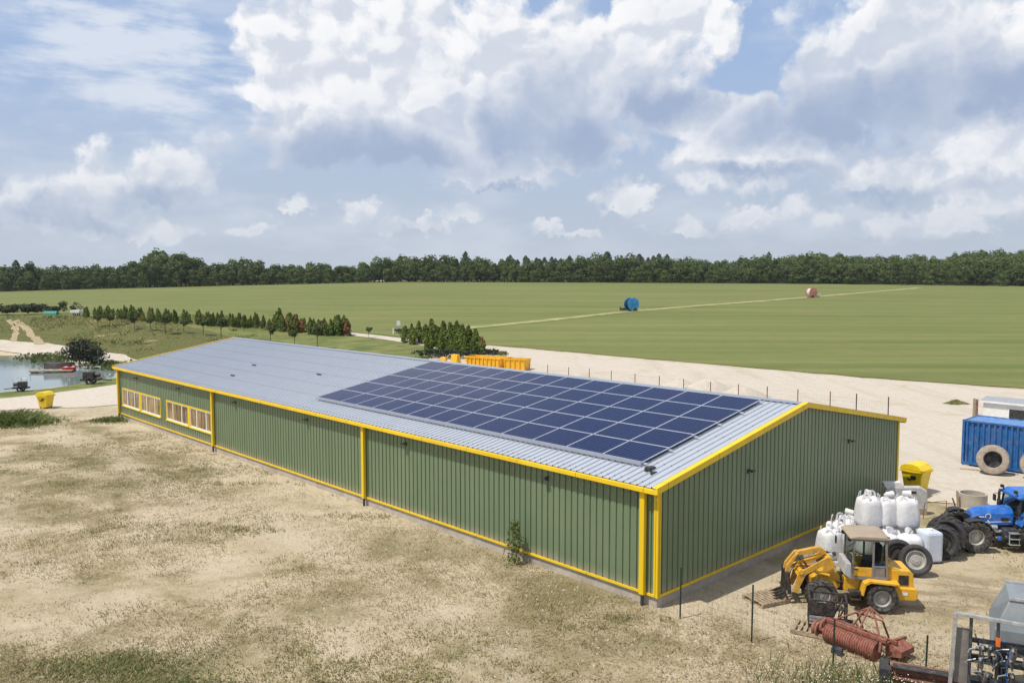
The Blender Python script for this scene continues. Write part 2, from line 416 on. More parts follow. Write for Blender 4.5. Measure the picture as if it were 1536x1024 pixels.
        c = t.mix(t.math('MULTIPLY', t.smooth(n_mid, .46, .6), .55), c, (.11, .13, .035))
        c = t.mix(t.math('MULTIPLY', t.smooth(t.noise(t.mapping(O, (.22, .06, 1), (0, 0, R(30))), 1, 5, .6), .63, .70), .7), c, (.38, .31, .19))
        b_ = t.bump(n_fin, 1., .25)
    elif kind == 'road':
        c = t.mix(t.smooth(n_fin, .3, .7), (.47, .415, .345), (.58, .52, .44))
        c = t.mix(t.math('MULTIPLY', t.smooth(n_mid, .52, .7), .4), c, (.50, .41, .29))
        b_ = t.bump(n_vf, .4, .02)
    elif kind == 'earth':
        c = t.mix(t.smooth(n_fin, .3, .65), (.26, .215, .12), (.42, .345, .23)); b_ = t.bump(n_fin, .8, .1)
    elif kind == 'track':
        c = t.mix(t.smooth(n_mid, .35, .6), (.36, .345, .17), (.24, .25, .10))
        b_ = t.bump(n_fin, .4, .03)
    elif kind == 'forest':
        c = t.mix(t.smooth(n_mid, .35, .65), (.035, .045, .016), (.075, .085, .03)); b_ = t.bump(n_mid, .5, .3)
    t.l.new(c, b.inputs['Base Color']); t.l.new(b_, b.inputs['Normal'])
    return m
for k in ('dry', 'sand', 'field', 'lawn', 'bank', 'road', 'track', 'earth', 'forest'): M['g_' + k] = ground_mat('ground_' + k, k)

# ------------------------------------------------------------------ ground sheet and draped areas
def spaced(a, lo, hi, first, grow, mx):
    p = [a]; s = first
    while p[-1] < hi: p.append(p[-1] + s); s = min(s * grow, mx)
    q = [a]; s = first
    while q[-1] > lo: q.append(q[-1] - s); s = min(s * grow, mx)
    return np.array(sorted(set(q[1:] + p)))
gx = np.unique(np.concatenate([spaced(5, -900, 1000, .8, 1.035, 25), np.arange(-110, -30, 1.5)]))
gy = np.unique(np.concatenate([spaced(22, -60, 1400, .6, 1.03, 25), np.arange(74, 175, 1.25)]))
X, Y = np.meshgrid(gx, gy); Z = Tn(X, Y)
nx, ny = len(gx), len(gy)
idx = np.arange(nx * ny).reshape(ny, nx)
F = np.stack([idx[:-1, :-1], idx[:-1, 1:], idx[1:, 1:], idx[1:, :-1]], -1).reshape(-1, 4)
g = link('ground', mesh_np('ground', np.stack([X, Y, Z], -1).reshape(-1, 3), F, M['g_dry'], True)); struct(g)

def resample(pl, n):
    pl = np.array([(p[0], p[1]) for p in pl], float); s = np.r_[0, np.cumsum(np.hypot(*np.diff(pl, axis=0).T))]
    q = np.linspace(0, s[-1], n); return np.stack([np.interp(q, s, pl[:, 0]), np.interp(q, s, pl[:, 1])], -1)
def loft(name, near, far, mat, off, n, m, jit=0., cat=None):
    A = resample(near, n); B = resample(far, n)
    if jit:
        for L in (A, B):
            w = nrng.normal(size=n); w = np.convolve(w, np.ones(3) / 3, 'same') + 1.6 * np.convolve(nrng.normal(size=n), np.ones(11) / 11, 'same')
            L[:, 1] += w * jit
    t = np.linspace(0, 1, m)[:, None, None]
    Pn = A[None] * (1 - t) + B[None] * t
    V = np.concatenate([Pn, (Tn(Pn[..., 0], Pn[..., 1]) + off)[..., None]], -1).reshape(-1, 3)
    i = np.arange(n * m).reshape(m, n)
    F = np.stack([i[:-1, :-1], i[:-1, 1:], i[1:, 1:], i[1:, :-1]], -1).reshape(-1, 4)
    return struct(link(name, mesh_np(name, V, F, M[mat], True)))
def gp(*pts): return [G(*p) for p in pts]
def far_line(a0, a1, add): return [((a - 768) / 1240 * (np.interp(a, _A, _YF) + add), np.interp(a, _A, _YF) + add) for a in np.linspace(a0, a1, 40)]
field_near = gp((-300, 463), (0, 459), (130, 466), (300, 478), (450, 490), (560, 501), (640, 508), (727, 517), (900, 532), (1100, 549), (1300, 566), (1536, 583), (1800, 604), (2300, 640))
loft('field', field_near, far_line(-300, 2300, 4), 'g_field', .06, 420, 60, .25)
from mathutils.geometry import delaunay_2d_cdt
def region(name, outline, mat, off, step, grid, jit):
    P_ = resample(list(outline) + [outline[0]], int(sum(math.hypot(outline[i][0] - outline[i - 1][0], outline[i][1] - outline[i - 1][1]) for i in range(len(outline))) / step))[:-1]
    n = len(P_); w = np.convolve(np.r_[nrng.normal(size=n + 6)], np.ones(7) / 7, 'valid')[:n] * 2 + nrng.normal(size=n) * .4
    d = np.roll(P_, -1, 0) - np.roll(P_, 1, 0); d /= np.hypot(d[:, 0], d[:, 1])[:, None] + 1e-9
    P_ = P_ + np.stack([-d[:, 1], d[:, 0]], 1) * (w * jit)[:, None]
    x0, y0 = P_.min(0); x1, y1 = P_.max(0); gx_, gy_ = np.meshgrid(np.arange(x0, x1, grid), np.arange(y0, y1, grid))
    Q = np.stack([gx_.ravel(), gy_.ravel()], 1) + nrng.uniform(-.05, .05, (gx_.size, 2))
    vs_ = [Vector(p) for p in np.concatenate([P_, Q])]
    r_ = delaunay_2d_cdt(vs_, [], [list(range(n))], 1, 1e-4)
    V_ = np.array([(v.x, v.y) for v in r_[0]]); F_ = np.array([f for f in r_[2] if len(f) == 3])
    V3 = np.concatenate([V_, (Tn(V_[:, 0], V_[:, 1]) + off)[:, None]], 1)
    a, b_, c_ = V_[F_[:, 0]], V_[F_[:, 1]], V_[F_[:, 2]]
    cr = (b_[:, 0] - a[:, 0]) * (c_[:, 1] - a[:, 1]) - (b_[:, 1] - a[:, 1]) * (c_[:, 0] - a[:, 0]); F_[cr < 0] = F_[cr < 0][:, ::-1]
    return struct(link(name, mesh_np(name, V3, F_, M[mat], True)))
yard = gp((650, 512), (735, 519), (900, 534), (1100, 551), (1300, 568), (1536, 585), (1800, 606)) + [Vector((95, 58, 0)), Vector((70, 36, 0))] + gp((1620, 792), (1536, 772), (1450, 756), (1390, 752)) + [Vector((19.4, 40.5, 0)), Vector((18.2, 42, 0)), Vector((17, 50, 0)), Vector((12, 60, 0)), Vector((4, 72, 0)), Vector((-3, 80, 0)), G(735, 556), G(640, 549)]
region('sand_yard', [(p.x, p.y) for p in yard], 'g_sand', .035, .8, 2.5, .25)
loft('gravel_road', gp((-300, 650), (-60, 622), (0, 616), (70, 613), (130, 611), (181, 607), (235, 602)), gp((-300, 628), (-60, 604), (0, 598), (70, 591), (130, 583), (181, 576), (235, 568)), 'g_road', .035, 90, 14, .12)
loft('lawn', [G(330, 510), G(400, 524), G(520, 534), G(640, 547)], gp((262, 487), (320, 489), (520, 504), (650, 519)), 'g_lawn', .06, 90, 24, .3)
loft('meadow', gp((-300, 486), (0, 486), (70, 484), (130, 484), (200, 491), (300, 502), (420, 510), (560, 508), (640, 513)), gp((-300, 462), (0, 458), (130, 465), (300, 477), (420, 487), (560, 500), (640, 507)), 'g_lawn', .025, 120, 26, .1)
loft('shore_grass', gp((-300, 634), (-60, 606), (0, 600), (70, 593), (130, 585), (181, 578), (225, 571)), gp((-300, 618), (-60, 595), (0, 588.5), (60, 584), (100, 578.5), (150, 570.5), (180, 566)), 'g_lawn', .022, 90, 10, .1)
loft('embankment', gp((-200, 512), (0, 511), (70, 517), (130, 527), (170, 533), (215, 545), (330, 570)), gp((-200, 478), (0, 477), (70, 474), (130, 473), (200, 481), (300, 494), (420, 512)), 'g_bank', .09, 130, 70, .2)
loft('beach', gp((-200, 519), (0, 526), (60, 535), (100, 546), (160, 551), (222, 552)), gp((-200, 510), (0, 510), (70, 515), (130, 524), (180, 532), (225, 545)), 'g_sand', .10, 80, 12, .2)
loft('footpath', gp((505, 501), (570, 509), (640, 520), (700, 529)), gp((512, 498), (572, 504), (645, 514), (712, 521)), 'g_sand', .09, 70, 5, .12)
def strip(name, pxs, w, mat, off, n=160, jit=.1):
    c = resample(gp(*pxs), n); d = np.gradient(c, axis=0); d /= np.hypot(d[:, 0], d[:, 1])[:, None]; nn = np.stack([-d[:, 1], d[:, 0]], -1)
    return loft(name, c - nn * w / 2, c + nn * w / 2, mat, off, n, 3, jit)
strip('field_track', [(640, 498), (720, 491), (830, 480), (940, 468), (1050, 459), (1130, 453), (1215, 446), (1300, 439), (1380, 432)], 3.4, 'g_track', .13, jit=.25)
strip('dirt_track', [(22, 482), (40, 495), (52, 508), (62, 517)], 1.3, 'g_earth', .14, 40, .3)
strip('dirt_track', [(14, 480), (22, 490), (24, 500), (20, 513)], 1.0, 'g_earth', .14, 40, .3)
loft('forest_floor', far_line(-300, 2300, 3), far_line(-300, 2300, 400), 'g_forest', .12, 160, 40, .5)

# water
m, t, b = new_mat('pond_water'); M['water'] = m
b.inputs['Base Color'].default_value = (.20, .25, .24, 1); b.inputs['Roughness'].default_value = .06; b.inputs['IOR'].default_value = 1.33
tc = t.new('ShaderNodeTexCoord')
t.l.new(t.bump(t.noise(t.mapping(tc.outputs['Object'], (1, 2.2, 1)), 1.1, 3, .5), .07, .05), b.inputs['Normal'])
mb = MB(); mb.add([(x - (0), y, WATER_Z) for x, y in [(-200, 72), (-60, 76.5), (-48, 79), (-45.0, 82.5), (-43.5, 89), (-40, 96), (-42, 103), (-50.5, 108.5), (-57, 111), (-66, 123), (-81, 134), (-200, 146)]], [tuple(range(10))])
w = mb.build('water', M['water'], recalc=False); struct(w)

# ------------------------------------------------------------------ warehouse
BL, BW, BH, BR, BP = 50.56, 18.705, 3.954, 5.62, .383
wh = thing('warehouse', 'long green corrugated metal warehouse with yellow trim and a grey pitched roof', 'warehouse', (4.64, 25.79, 0), .7554)
def paint(name, c, rough, streak, bump=0, spec=.5, metal=0, splash=False, joints=0):
    m, t, b = new_mat(name)
    tc = t.new('ShaderNodeTexCoord'); O = tc.outputs['Object']
    n = t.noise(t.mapping(O, (1, 1, .12)), 1.6, 5, .6); n2 = t.noise(O, .35, 4, .6); n3 = t.noise(O, 9, 4, .6)
    cc = t.mix(t.math('MULTIPLY', t.smooth(n, .35, .7), streak), c, tuple(x * .72 for x in c))
    cc = t.mix(t.math('MULTIPLY', t.smooth(n2, .45, .7), streak * .8), cc, tuple(x * .8 + .2 * d for x, d in zip(c, DUST)))
    if splash:
        z = t.new('ShaderNodeSeparateXYZ'); t.l.new(O, z.inputs[0])
        hh = t.math('ADD', z.outputs[2], t.math('MULTIPLY', t.noise(t.mapping(O, (1, 1, .4)), 2.2, 5, .65), -.55))
        cc = t.mix(t.math('MULTIPLY', t.smooth(hh, .05, .55, 1, 0), .55), cc, DUST)
        sx_ = t.math('FRACT', t.math('DIVIDE', t.math('ADD', z.outputs[0], z.outputs[1]), 1.16))
        cc = t.mix(t.math('MULTIPLY', t.math('LESS_THAN', sx_, .25), .10), cc, tuple(x * .8 for x in c))
    if joints:
        z = t.new('ShaderNodeSeparateXYZ'); t.l.new(O, z.inputs[0])
        q = t.math('FRACT', t.math('DIVIDE', t.math('ADD', z.outputs[0], z.outputs[1]), joints))
        cc = t.mix(t.math('MULTIPLY', t.math('LESS_THAN', q, .012), .75), cc, tuple(x * .35 for x in c))
        sid = t.math('FLOOR', t.math('DIVIDE', t.math('ADD', z.outputs[0], z.outputs[1]), joints))
        wn = t.new('ShaderNodeTexWhiteNoise', noise_dimensions='1D'); t.l.new(sid, wn.inputs['W'])
        cc = t.mix(t.math('MULTIPLY', wn.outputs[0], .16), cc, tuple(x * .6 for x in c))
        cc = t.mix(t.math('MULTIPLY', t.smooth(t.noise(O, 6, 5, .7), .55, .75), .35), cc, tuple(.5 * x + .5 * d for x, d in zip(c, DUST)))
    t.l.new(cc, b.inputs['Base Color']); b.inputs['Metallic'].default_value = metal; b.inputs['Specular IOR Level'].default_value = spec
    t.set(b.inputs['Roughness'], t.math('ADD', rough - .06, t.math('MULTIPLY', n3, .14)))
    if bump: t.l.new(t.bump(n2, .4, bump), b.inputs['Normal'])
    return m
M['green'] = paint('green_sheet', (.155, .215, .122), .36, .35, .03, splash=True)
M['yellow_trim'] = paint('yellow_trim', (.86, .575, .012), .45, .35, joints=2.9)
M['roof'] = paint('roof_sheet', (.435, .47, .525), .5, .22, .015, .5, .1)
def roof_detail():
    m = M['roof']; t = NT(m.node_tree); b = [n for n in t.n if n.type == 'BSDF_PRINCIPLED'][0]; src = b.inputs['Base Color'].links[0].from_socket
    tc = t.new('ShaderNodeTexCoord'); z = t.new('ShaderNodeSeparateXYZ'); t.l.new(tc.outputs['Object'], z.inputs[0])
    fx = t.math('FRACT', t.math('DIVIDE', z.outputs[0], 1.55)); fy = t.math('FRACT', t.math('DIVIDE', z.outputs[1], .29))
    dot = t.math('MULTIPLY', t.math('LESS_THAN', fx, .028), t.math('LESS_THAN', t.math('ABSOLUTE', t.math('SUBTRACT', fy, .285)), .13))
    wn = t.new('ShaderNodeTexWhiteNoise', noise_dimensions='1D'); t.l.new(t.math('FLOOR', t.math('DIVIDE', z.outputs[1], 1.16)), wn.inputs['W'])
    c = t.mix(t.math('MULTIPLY', wn.outputs[0], .22), src, (.40, .43, .48)); c = t.mix(t.math('MULTIPLY', dot, .8), c, (.16, .17, .19))
    t.l.new(c, b.inputs['Base Color'])
roof_detail()
M['zinc'] = paint('zinc', (.46, .50, .56), .35, .2, 0, .5, .6)
M['concrete'] = pm('concrete', (.42, .375, .315), .9, 0, .12, 1.2, .02, dust=.3)
def ribs(a, b, pitch, prof):              # positions along a..b with profile offsets
    pts = [(a, 0.)]; k = math.floor(a / pitch)
    while k * pitch < b:
        for s, o in prof:
            q = k * pitch + s
            if a < q < b: pts.append((q, o))
        k += 1
    pts.append((b, 0.)); return pts
GROOVE = [(.200, 0), (.214, .04), (.262, .04), (.276, 0)]
PITCH_W = .29
def sheet(mb, place, a, b, lo, hi, extra=()):
    pts = ribs(a, b, PITCH_W, GROOVE) + [(e, 0) for e in extra]; pts.sort(key=lambda p: p[0])
    n = len(pts); vs = []
    for q, o in pts: vs += [place(q, o, lo(q)), place(q, o, hi(q))]
    mb.add(vs, [(2 * i, 2 * i + 2, 2 * i + 3, 2 * i + 1) for i in range(n - 1)])
gz = lambda q: BH - .02 + (BR - BH) * min(q, BW - q) / (BW / 2)
cst = lambda v: (lambda q: v)
WZ0, WZ1, WA = 1.0, 2.4, (33.45, 41.0, 42.0, 49.7)
mb = MB(); pl = lambda q, o, z: (o, q, z)
sheet(mb, pl, 0.02, WA[0], cst(BP), cst(BH)); sheet(mb, pl, WA[0], BL, cst(BP), cst(WZ0)); sheet(mb, pl, WA[0], BL, cst(WZ1), cst(BH))
sheet(mb, pl, WA[1], WA[2], cst(WZ0), cst(WZ1)); sheet(mb, pl, WA[3], BL, cst(WZ0), cst(WZ1))
mb.build('front_wall', M['green'], wh, recalc=False)
mb = MB(); sheet(mb, lambda q, o, z: (q, o, z), 0.02, BW, cst(BP), gz, [BW / 2]); mb.build('gable_wall', M['green'], wh, recalc=False)
mb = MB(); sheet(mb, lambda q, o, z: (q, BL - o, z), 0, BW, cst(BP), gz, [BW / 2]); mb.build('gable_wall', M['green'], wh, recalc=False)
mb = MB(); sheet(mb, lambda q, o, z: (BW - o, q, z), 0, BL, cst(BP), cst(BH)); mb.build('back_wall', M['green'], wh, recalc=False)
mb = MB()
mb.bb((.03, .03, -.4), (.33, BL - .03, BP - .005)); mb.bb((BW - .33, .03, -.4), (BW - .03, BL - .03, BP - .005)); mb.bb((.333, .03, -.4), (BW - .333, .33, BP - .005)); mb.bb((.333, BL - .33, -.4), (BW - .333, BL - .03, BP - .005))
mb.build('plinth', M['concrete'], wh)
# roof: raised ribs along the slope
RIB = [(.05, 0), (.068, .042), (.098, .042), (.116, 0)]
OV, VG = .24, .14
kz = (BR - BH) / (BW / 2)
nl = Vector((-kz, 0, 1)).normalized()
mb = MB()
for side in (0, 1):
    pts = ribs(-VG, BL + VG, .29, RIB); vs = []
    for q, o in pts:
        for x in (-OV, BW / 2):
            z = BH + .03 + kz * x + o
            vs.append((x if side == 0 else BW - x, q, z))
    mb.add(vs, [(2 * i, 2 * i + 2, 2 * i + 3, 2 * i + 1) for i in range(len(pts) - 1)])
roof = mb.build('roof', M['roof'], wh, recalc=True)
mb = MB()
for sgn in (-1, 1):
    c = BW / 2
    mb.add([(c, -VG - .02, BR + .095), (c, BL + VG + .02, BR + .095), (c + sgn * .26, BL + VG + .02, BR + .095 - kz * .26 - .012), (c + sgn * .26, -VG - .02, BR + .095 - kz * .26 - .012)], [(0, 1, 2, 3)])
mb.build('ridge_cap', M['zinc'], roof, recalc=False)
mb = MB()                                   # eave gutters and verge trims
for x in (-OV - .035, BW + OV + .035): mb.bb((x - .055, -VG - .05, BH - .19), (x + .055, BL + VG + .05, BH - .035))
mb.build('gutter', M['yellow_trim'], wh, bevel=.012)
for y in (-VG - .03, BL + VG + .03):
    mb = MB()
    for sgn in (0, 1):
        f = lambda x: x if sgn == 0 else BW - x
        xa, xb = -OV - .1, BW / 2
        za, zb = BH + .03 + kz * xa, BH + .03 + kz * xb
        mb.tapered([(f(xa), y - .05, za - .13), (f(xa), y + .05, za - .13), (f(xa), y + .05, za + .075), (f(xa), y - .05, za + .075)], [(f(xb), y - .05, zb - .13), (f(xb), y + .05, zb - .13), (f(xb), y + .05, zb + .075), (f(xb), y - .05, zb + .075)])
        mb.add([(f(xa), y - .05, za + .08), (f(xb), y - .05, zb + .08), (f(xb), y + (.16 if y < 0 else -.16), zb + .08), (f(xa), y + (.16 if y < 0 else -.16), za + .08)], [(0, 1, 2, 3)])
    mb.build('verge_trim', M['yellow_trim'], wh)
mb = MB(); mb.bb((-.045, .02, BP - .03), (-.004, BL, BP + .05)); mb.bb((-.03, -.045, BP - .03), (BW, -.004, BP + .05)); mb.build('base_trim', M['yellow_trim'], wh)
mb = MB()
for (x, y) in ((0, 0), (BW, 0), (0, BL), (BW, BL)):
    sx = -1 if x == 0 else 1; sy = -1 if y == 0 else 1
    mb.bb((x + sx * .035, y + sy * .035, BP - .05), (x - sx * .13, y + sy * .002, BH - .04)); mb.bb((x + sx * .035, y + sy * .001, BP - .05), (x + sx * .002, y - sy * .13, BH - .04))
mb.build('corner_trim', M['yellow_trim'], wh)
M['dark_pipe'] = pm('dark_pipe', (.045, .045, .05), .5)
for y in (.5, 16.7, 33.3, 50.2):
    mb = MB(); mb.bb((-.20, y - .10, BP - .02), (-.05, y + .10, BH - .19)); p = mb.build('downpipe', M['yellow_trim'], wh, bevel=.02)
    mb = MB(); mb.tube([(-.12, y, BP - .02), (-.12, y, -.05)], .055, 10); mb.build('pipe_stub', M['dark_pipe'], p, smooth=40)
# windows
M['white_frame'] = pm('white_frame', (.78, .77, .74), .4, var=.05)
def glass_mat():
    m, t, b = new_mat('curtained_glass'); tc = t.new('ShaderNodeTexCoord')
    n = t.noise(t.mapping(tc.outputs['Object'], (1, 2.4, .25)), 1.1, 4, .6)
    c = t.mix(t.smooth(n, .35, .62), (.085, .05, .022), (.40, .26, .10)); t.l.new(c, b.inputs['Base Color'])
    b.inputs['Roughness'].default_value = .5; b.inputs['Coat Weight'].default_value = 1.; b.inputs['Coat Roughness'].default_value = .03
    return m
M['win_glass'] = glass_mat()
for y0, y1 in ((33.45, 37.05), (37.25, 41.0), (42.0, 45.8), (46.0, 49.7)):
    mb = MB()
    for a, b_ in (((-.02, y0, WZ1 - .09), (.10, y1, WZ1)), ((-.06, y0, WZ0), (.10, y1, WZ0 + .07)), ((-.02, y0, WZ0 + .07), (.10, y0 + .09, WZ1 - .09)), ((-.02, y1 - .09, WZ0 + .07), (.10, y1, WZ1 - .09))): mb.bb(a, b_)
    fr = mb.build('window', M['yellow_trim'], wh)
    mb = MB(); L = y1 - y0 - .18; ya = y0 + .09; e = .055
    mb.bb((.005, ya, WZ0 + .07), (.08, y1 - .09, WZ0 + .15)); mb.bb((.005, ya, WZ1 - .15), (.08, y1 - .09, WZ1 - .09))
    for k, wd in ((0, e), (.29, .10), (.71, .10), (1, e)):
        yy = ya + k * L; yy = min(max(yy, ya + wd / 2), y1 - .09 - wd / 2); mb.bb((.004, yy - wd / 2, WZ0 + .15), (.079, yy + wd / 2, WZ1 - .15))
    mb.build('mullion', M['white_frame'], fr)
    mb = MB(); mb.bb((.045, ya + .01, WZ0 + .1), (.06, y1 - .1, WZ1 - .12)); mb.build('pane', M['win_glass'], fr)
    if y0 in (33.45, 42.0):
        mb = MB(); mb.bb((-.03, y1, WZ0), (.09, y1 + .2, WZ1)); mb.build('window_post', M['yellow_trim'], wh)
# wall lamps
M['black_metal'] = pm('black_metal', (.02, .02, .022), .45, dust=.15)
def lamp(p, n):
    mb = MB(); p = Vector(p); n = Vector(n)
    mb.bar(p, p + n * .16, .03); mb.box(p + n * .2 - Vector((0, 0, .02)), (.09 + .13 * abs(n.y), .09 + .13 * abs(n.x), .06)); mb.box(p + n * .02 + Vector((0, 0, -.05)), (.05 + .05 * abs(n.y), .05 + .05 * abs(n.x), .16))
    mb.build('wall_lamp', M['black_metal'], wh)
for y in (4.9, 13.5, 22, 30.3, 38.7, 46.5): lamp((0, y, 3.42), (-1, 0, 0))
for x in (5.35, 13.44): lamp((x, 0, 3.66), (0, -1, 0))
for (y, x) in ((36.5, 4.2), (35, 2.0), (28.4, 4.4)):
    mb = MB(); mb.box((x, y, BH + kz * x + .10), (.10, .42, .06)); mb.build('roof_vent', M['dark_pipe'], roof)

# ------------------------------------------------------------------ solar array on the roof
sa = thing('solar_array', 'grid of dark blue solar panels mounted on the near roof slope of the warehouse', 'solar array', (4.64, 25.79, 0), .7554)
def cellmat():
    m, t, b = new_mat('solar_cells'); tc = t.new('ShaderNodeTexCoord'); oi = t.new('ShaderNodeObjectInfo'); O = tc.outputs['Object']
    s = t.new('ShaderNodeSeparateXYZ'); t.l.new(O, s.inputs[0])
    def line(v, p, wd):
        f = t.math('FRACT', t.math('DIVIDE', v, p)); f = t.math('ABSOLUTE', t.math('SUBTRACT', f, .5)); return t.math('GREATER_THAN', f, .5 - wd)
    ln = t.math('MAXIMUM', line(s.outputs[0], .17, .05), line(s.outputs[1], .177, .05))
    fine = line(s.outputs[1], .059, .09)
    n = t.noise(O, .8, 3, .5, t.math('MULTIPLY', oi.outputs['Random'], 30))
    c = t.mix(n, (.003, .007, .040), (.006, .013, .062)); c = t.mix(t.math('MULTIPLY', fine, .15), c, (.03, .05, .14)); c = t.mix(t.math('MULTIPLY', ln, .55), c, (.09, .12, .23))
    t.l.new(c, b.inputs['Base Color']); b.inputs['Roughness'].default_value = .16; b.inputs['Specular IOR Level'].default_value = .08
    t.l.new(t.bump(t.noise(O, .5, 2, .5, t.math('MULTIPLY', oi.outputs['Random'], 30)), .12, .05), b.inputs['Normal'])
    return m
M['cells'] = cellmat(); M['alu'] = pm('aluminium', (.58, .62, .70), .4, .3, .05)
ycols = [1.5, 3.27, 5.03, 6.8, 8.57, 10.33, 12.1, 13.52, 14.95, 16.37, 17.8, 19.22, 20.65, 22.85]
sl = math.atan(kz); ROWS = 5; X0, X1 = 1.1, 8.75; cosl = math.cos(sl)
row = (X1 - X0) / ROWS / cosl
def panel_mesh(L):
    mb = MB(); fw = .02
    W2 = row - .016
    for a, b_ in (((0, 0, 0), (W2, fw, .04)), ((0, L - fw, 0), (W2, L, .04)), ((0, fw, 0), (fw, L - fw, .04)), ((W2 - fw, fw, 0), (W2, L - fw, .04))): mb.bb(a, b_)
    fr = mb.mesh('panel_frame', M['alu'])
    mb = MB(); mb.bb((fw, fw, .006), (W2 - fw, L - fw, .034)); return mb.mesh('panel_glass', M['cells']), fr
cache = {}
lift = .17
for ci in range(13):
    ya, yb = ycols[ci], ycols[ci + 1]
    thin = ci >= 6 and (ci % 2 == 0)
    L = round(yb - ya - (.006 if ci >= 6 and ci % 2 == 0 else .02), 2)
    if L not in cache: cache[L] = panel_mesh(L)
    for r_ in range(ROWS):
        x = X0 + r_ * row * cosl
        p = link('solar_panel', cache[L][0], sa); p.location = (x, ya, BH + kz * x + lift); p.rotation_euler = (0, -sl, 0)
        link('panel_frame', cache[L][1], p)
for r_ in range(ROWS + 1):
    x = X0 + min(max(r_ * row, .10), ROWS * row - .1) * cosl
    mb = MB(); mb.bb((x - .03, ycols[0] - .15, BH + kz * x + .09), (x + .03, ycols[-1] + .1, BH + kz * x + .15)); mb.build('mounting_rail', M['alu'], sa)
mb = MB(); mb.bb((X0 - .09, ycols[0], BH + kz * X0 + .10), (X0 - .04, ycols[-1], BH + kz * X0 + .19)); mb.build('edge_rail', M['zinc'], sa)
y = ycols[0]
mb = MB(); mb.box((.95, 1.05, BH + .26), (.34, .22, .14)); mb.box((.75, .75, BH + .2), (.25, .1, .08)); mb.tube([(1.1, 1.3, BH + .26), (.95, 1.1, BH + .26), (.75, .8, BH + .2)], .025, 6); mb.build('cable_box', M['black_metal'], sa)
# ------------------------------------------------------------------ vegetation
M['bark'] = pm('bark', (.11, .085, .06), .9, 0, .2, 3, .02)
M['leaf_forest'] = leafmat('leaf_forest', (.068, .108, .025), (.125, .160, .040), (.048, .072, .022), .12)
M['leaf_pine'] = leafmat('leaf_pine', (.055, .080, .036), (.090, .115, .050), (.04, .06, .028), trans=.15)
M['leaf_young'] = leafmat('leaf_young', (.065, .095, .026), (.105, .135, .04), (.04, .06, .02))
M['leaf_thuja'] = leafmat('leaf_thuja', (.085, .13, .018), (.17, .205, .032), (.05, .08, .014), .8)
M['leaf_brown'] = leafmat('leaf_brown', (.22, .085, .035), (.30, .15, .06), (.13, .07, .03), .8)
M['leaf_dark'] = leafmat('leaf_dark', (.030, .042, .020), (.060, .072, .030), (.035, .035, .022), .8, .08)
M['weed'] = leafmat('weed', (.12, .17, .045), (.22, .25, .08), (.10, .12, .04), .8, .35)
M['straw'] = leafmat('straw', (.38, .31, .17), (.54, .45, .27), (.30, .24, .12), .4)
M['grass_tuft'] = leafmat('grass_tuft', (.15, .155, .05), (.31, .27, .12), (.20, .18, .07), .4)

def leaf_quads(centers, normals, size, rg, aspect=1.0):
    n = len(centers); nm = normals + rg.normal(0, .45, (n, 3)); nm /= np.linalg.norm(nm, axis=1)[:, None] + 1e-9
    r = rg.normal(size=(n, 3)); a = np.cross(nm, r); a /= np.linalg.norm(a, axis=1)[:, None] + 1e-9; b = np.cross(nm, a)
    s = (size * rg.uniform(.6, 1.3, n))[:, None] / 2
    V = np.stack([centers - a * s, centers - b * s * aspect * .8, centers + a * s, centers + b * s * aspect * .8], 1)
    return V.reshape(-1, 3)
def crown_pts(lobes, per, rg, shell=.55):
    C, N = [], []
    for (x, y, z, rx, rz) in lobes:
        d = rg.normal(size=(per, 3)); d /= np.linalg.norm(d, axis=1)[:, None]
        d[:, 2] = np.where(d[:, 2] < -.45, -d[:, 2] * .6, d[:, 2])
        rr = rg.uniform(shell, 1.06, per) ** .6
        C.append(np.array([x, y, z]) + d * rr[:, None] * np.array([rx, rx, rz])); N.append(d * np.array([1, 1, 1.25]))
    return np.concatenate(C), np.concatenate(N)
def quadmesh(name, V, mats, trunk=None):
    F = np.arange(len(V)).reshape(-1, 4)
    if trunk is not None:
        tv = np.array(trunk.v); tf = np.array([f for f in trunk.f if len(f) == 4]) + len(V)
        me = mesh_np(name, np.concatenate([V, tv]), np.concatenate([F, tf]), mats)
        mi = np.zeros(len(me.polygons), np.int32); mi[len(F):] = 1
        if len(me.polygons) == len(F) + len(tf): me.polygons.foreach_set('material_index', mi)
        return me
    return mesh_np(name, V, F, mats)
def broadleaf(h, w, seed, leaf, per=110, nl=9, size=.8, base=.02):
    rg = np.random.default_rng(seed); lobes = []
    for i in range(nl):
        f = rg.uniform(0, 1); a = rg.uniform(0, 6.28); z = h * (base + .12 + .68 * f); rad = w * .5 * (1 - .65 * abs(f - .3)) * rg.uniform(.35, .95)
        r = w * rg.uniform(.20, .32); lobes.append((rad * math.cos(a), rad * math.sin(a), min(z, h - r * .8), r, r * rg.uniform(.75, 1.05)))
    lobes.append((0, 0, h * .80, w * .26, h * .2)); lobes.append((0, 0, h * .45, w * .42, h * .26)); lobes.append((w * .2, -w * .2, h * .2, w * .34, h * .2)); lobes.append((-w * .2, -w * .1, h * .22, w * .34, h * .2))
    C, N = crown_pts(lobes, per, rg)
    V = leaf_quads(C, N, size, rg)
    tr = MB(); tr.tube([(0, 0, -.3), (0.05, 0, h * .3), (-.05, .08, h * .62)], [.03 * h, .022 * h, .008 * h], 6, False)
    for i in range(4):
        a = i * 1.6 + seed; tr.tube([(0, 0, h * .25), (math.cos(a) * w * .3, math.sin(a) * w * .3, h * .58)], [.013 * h, .005 * h], 5, False)
    return V, tr
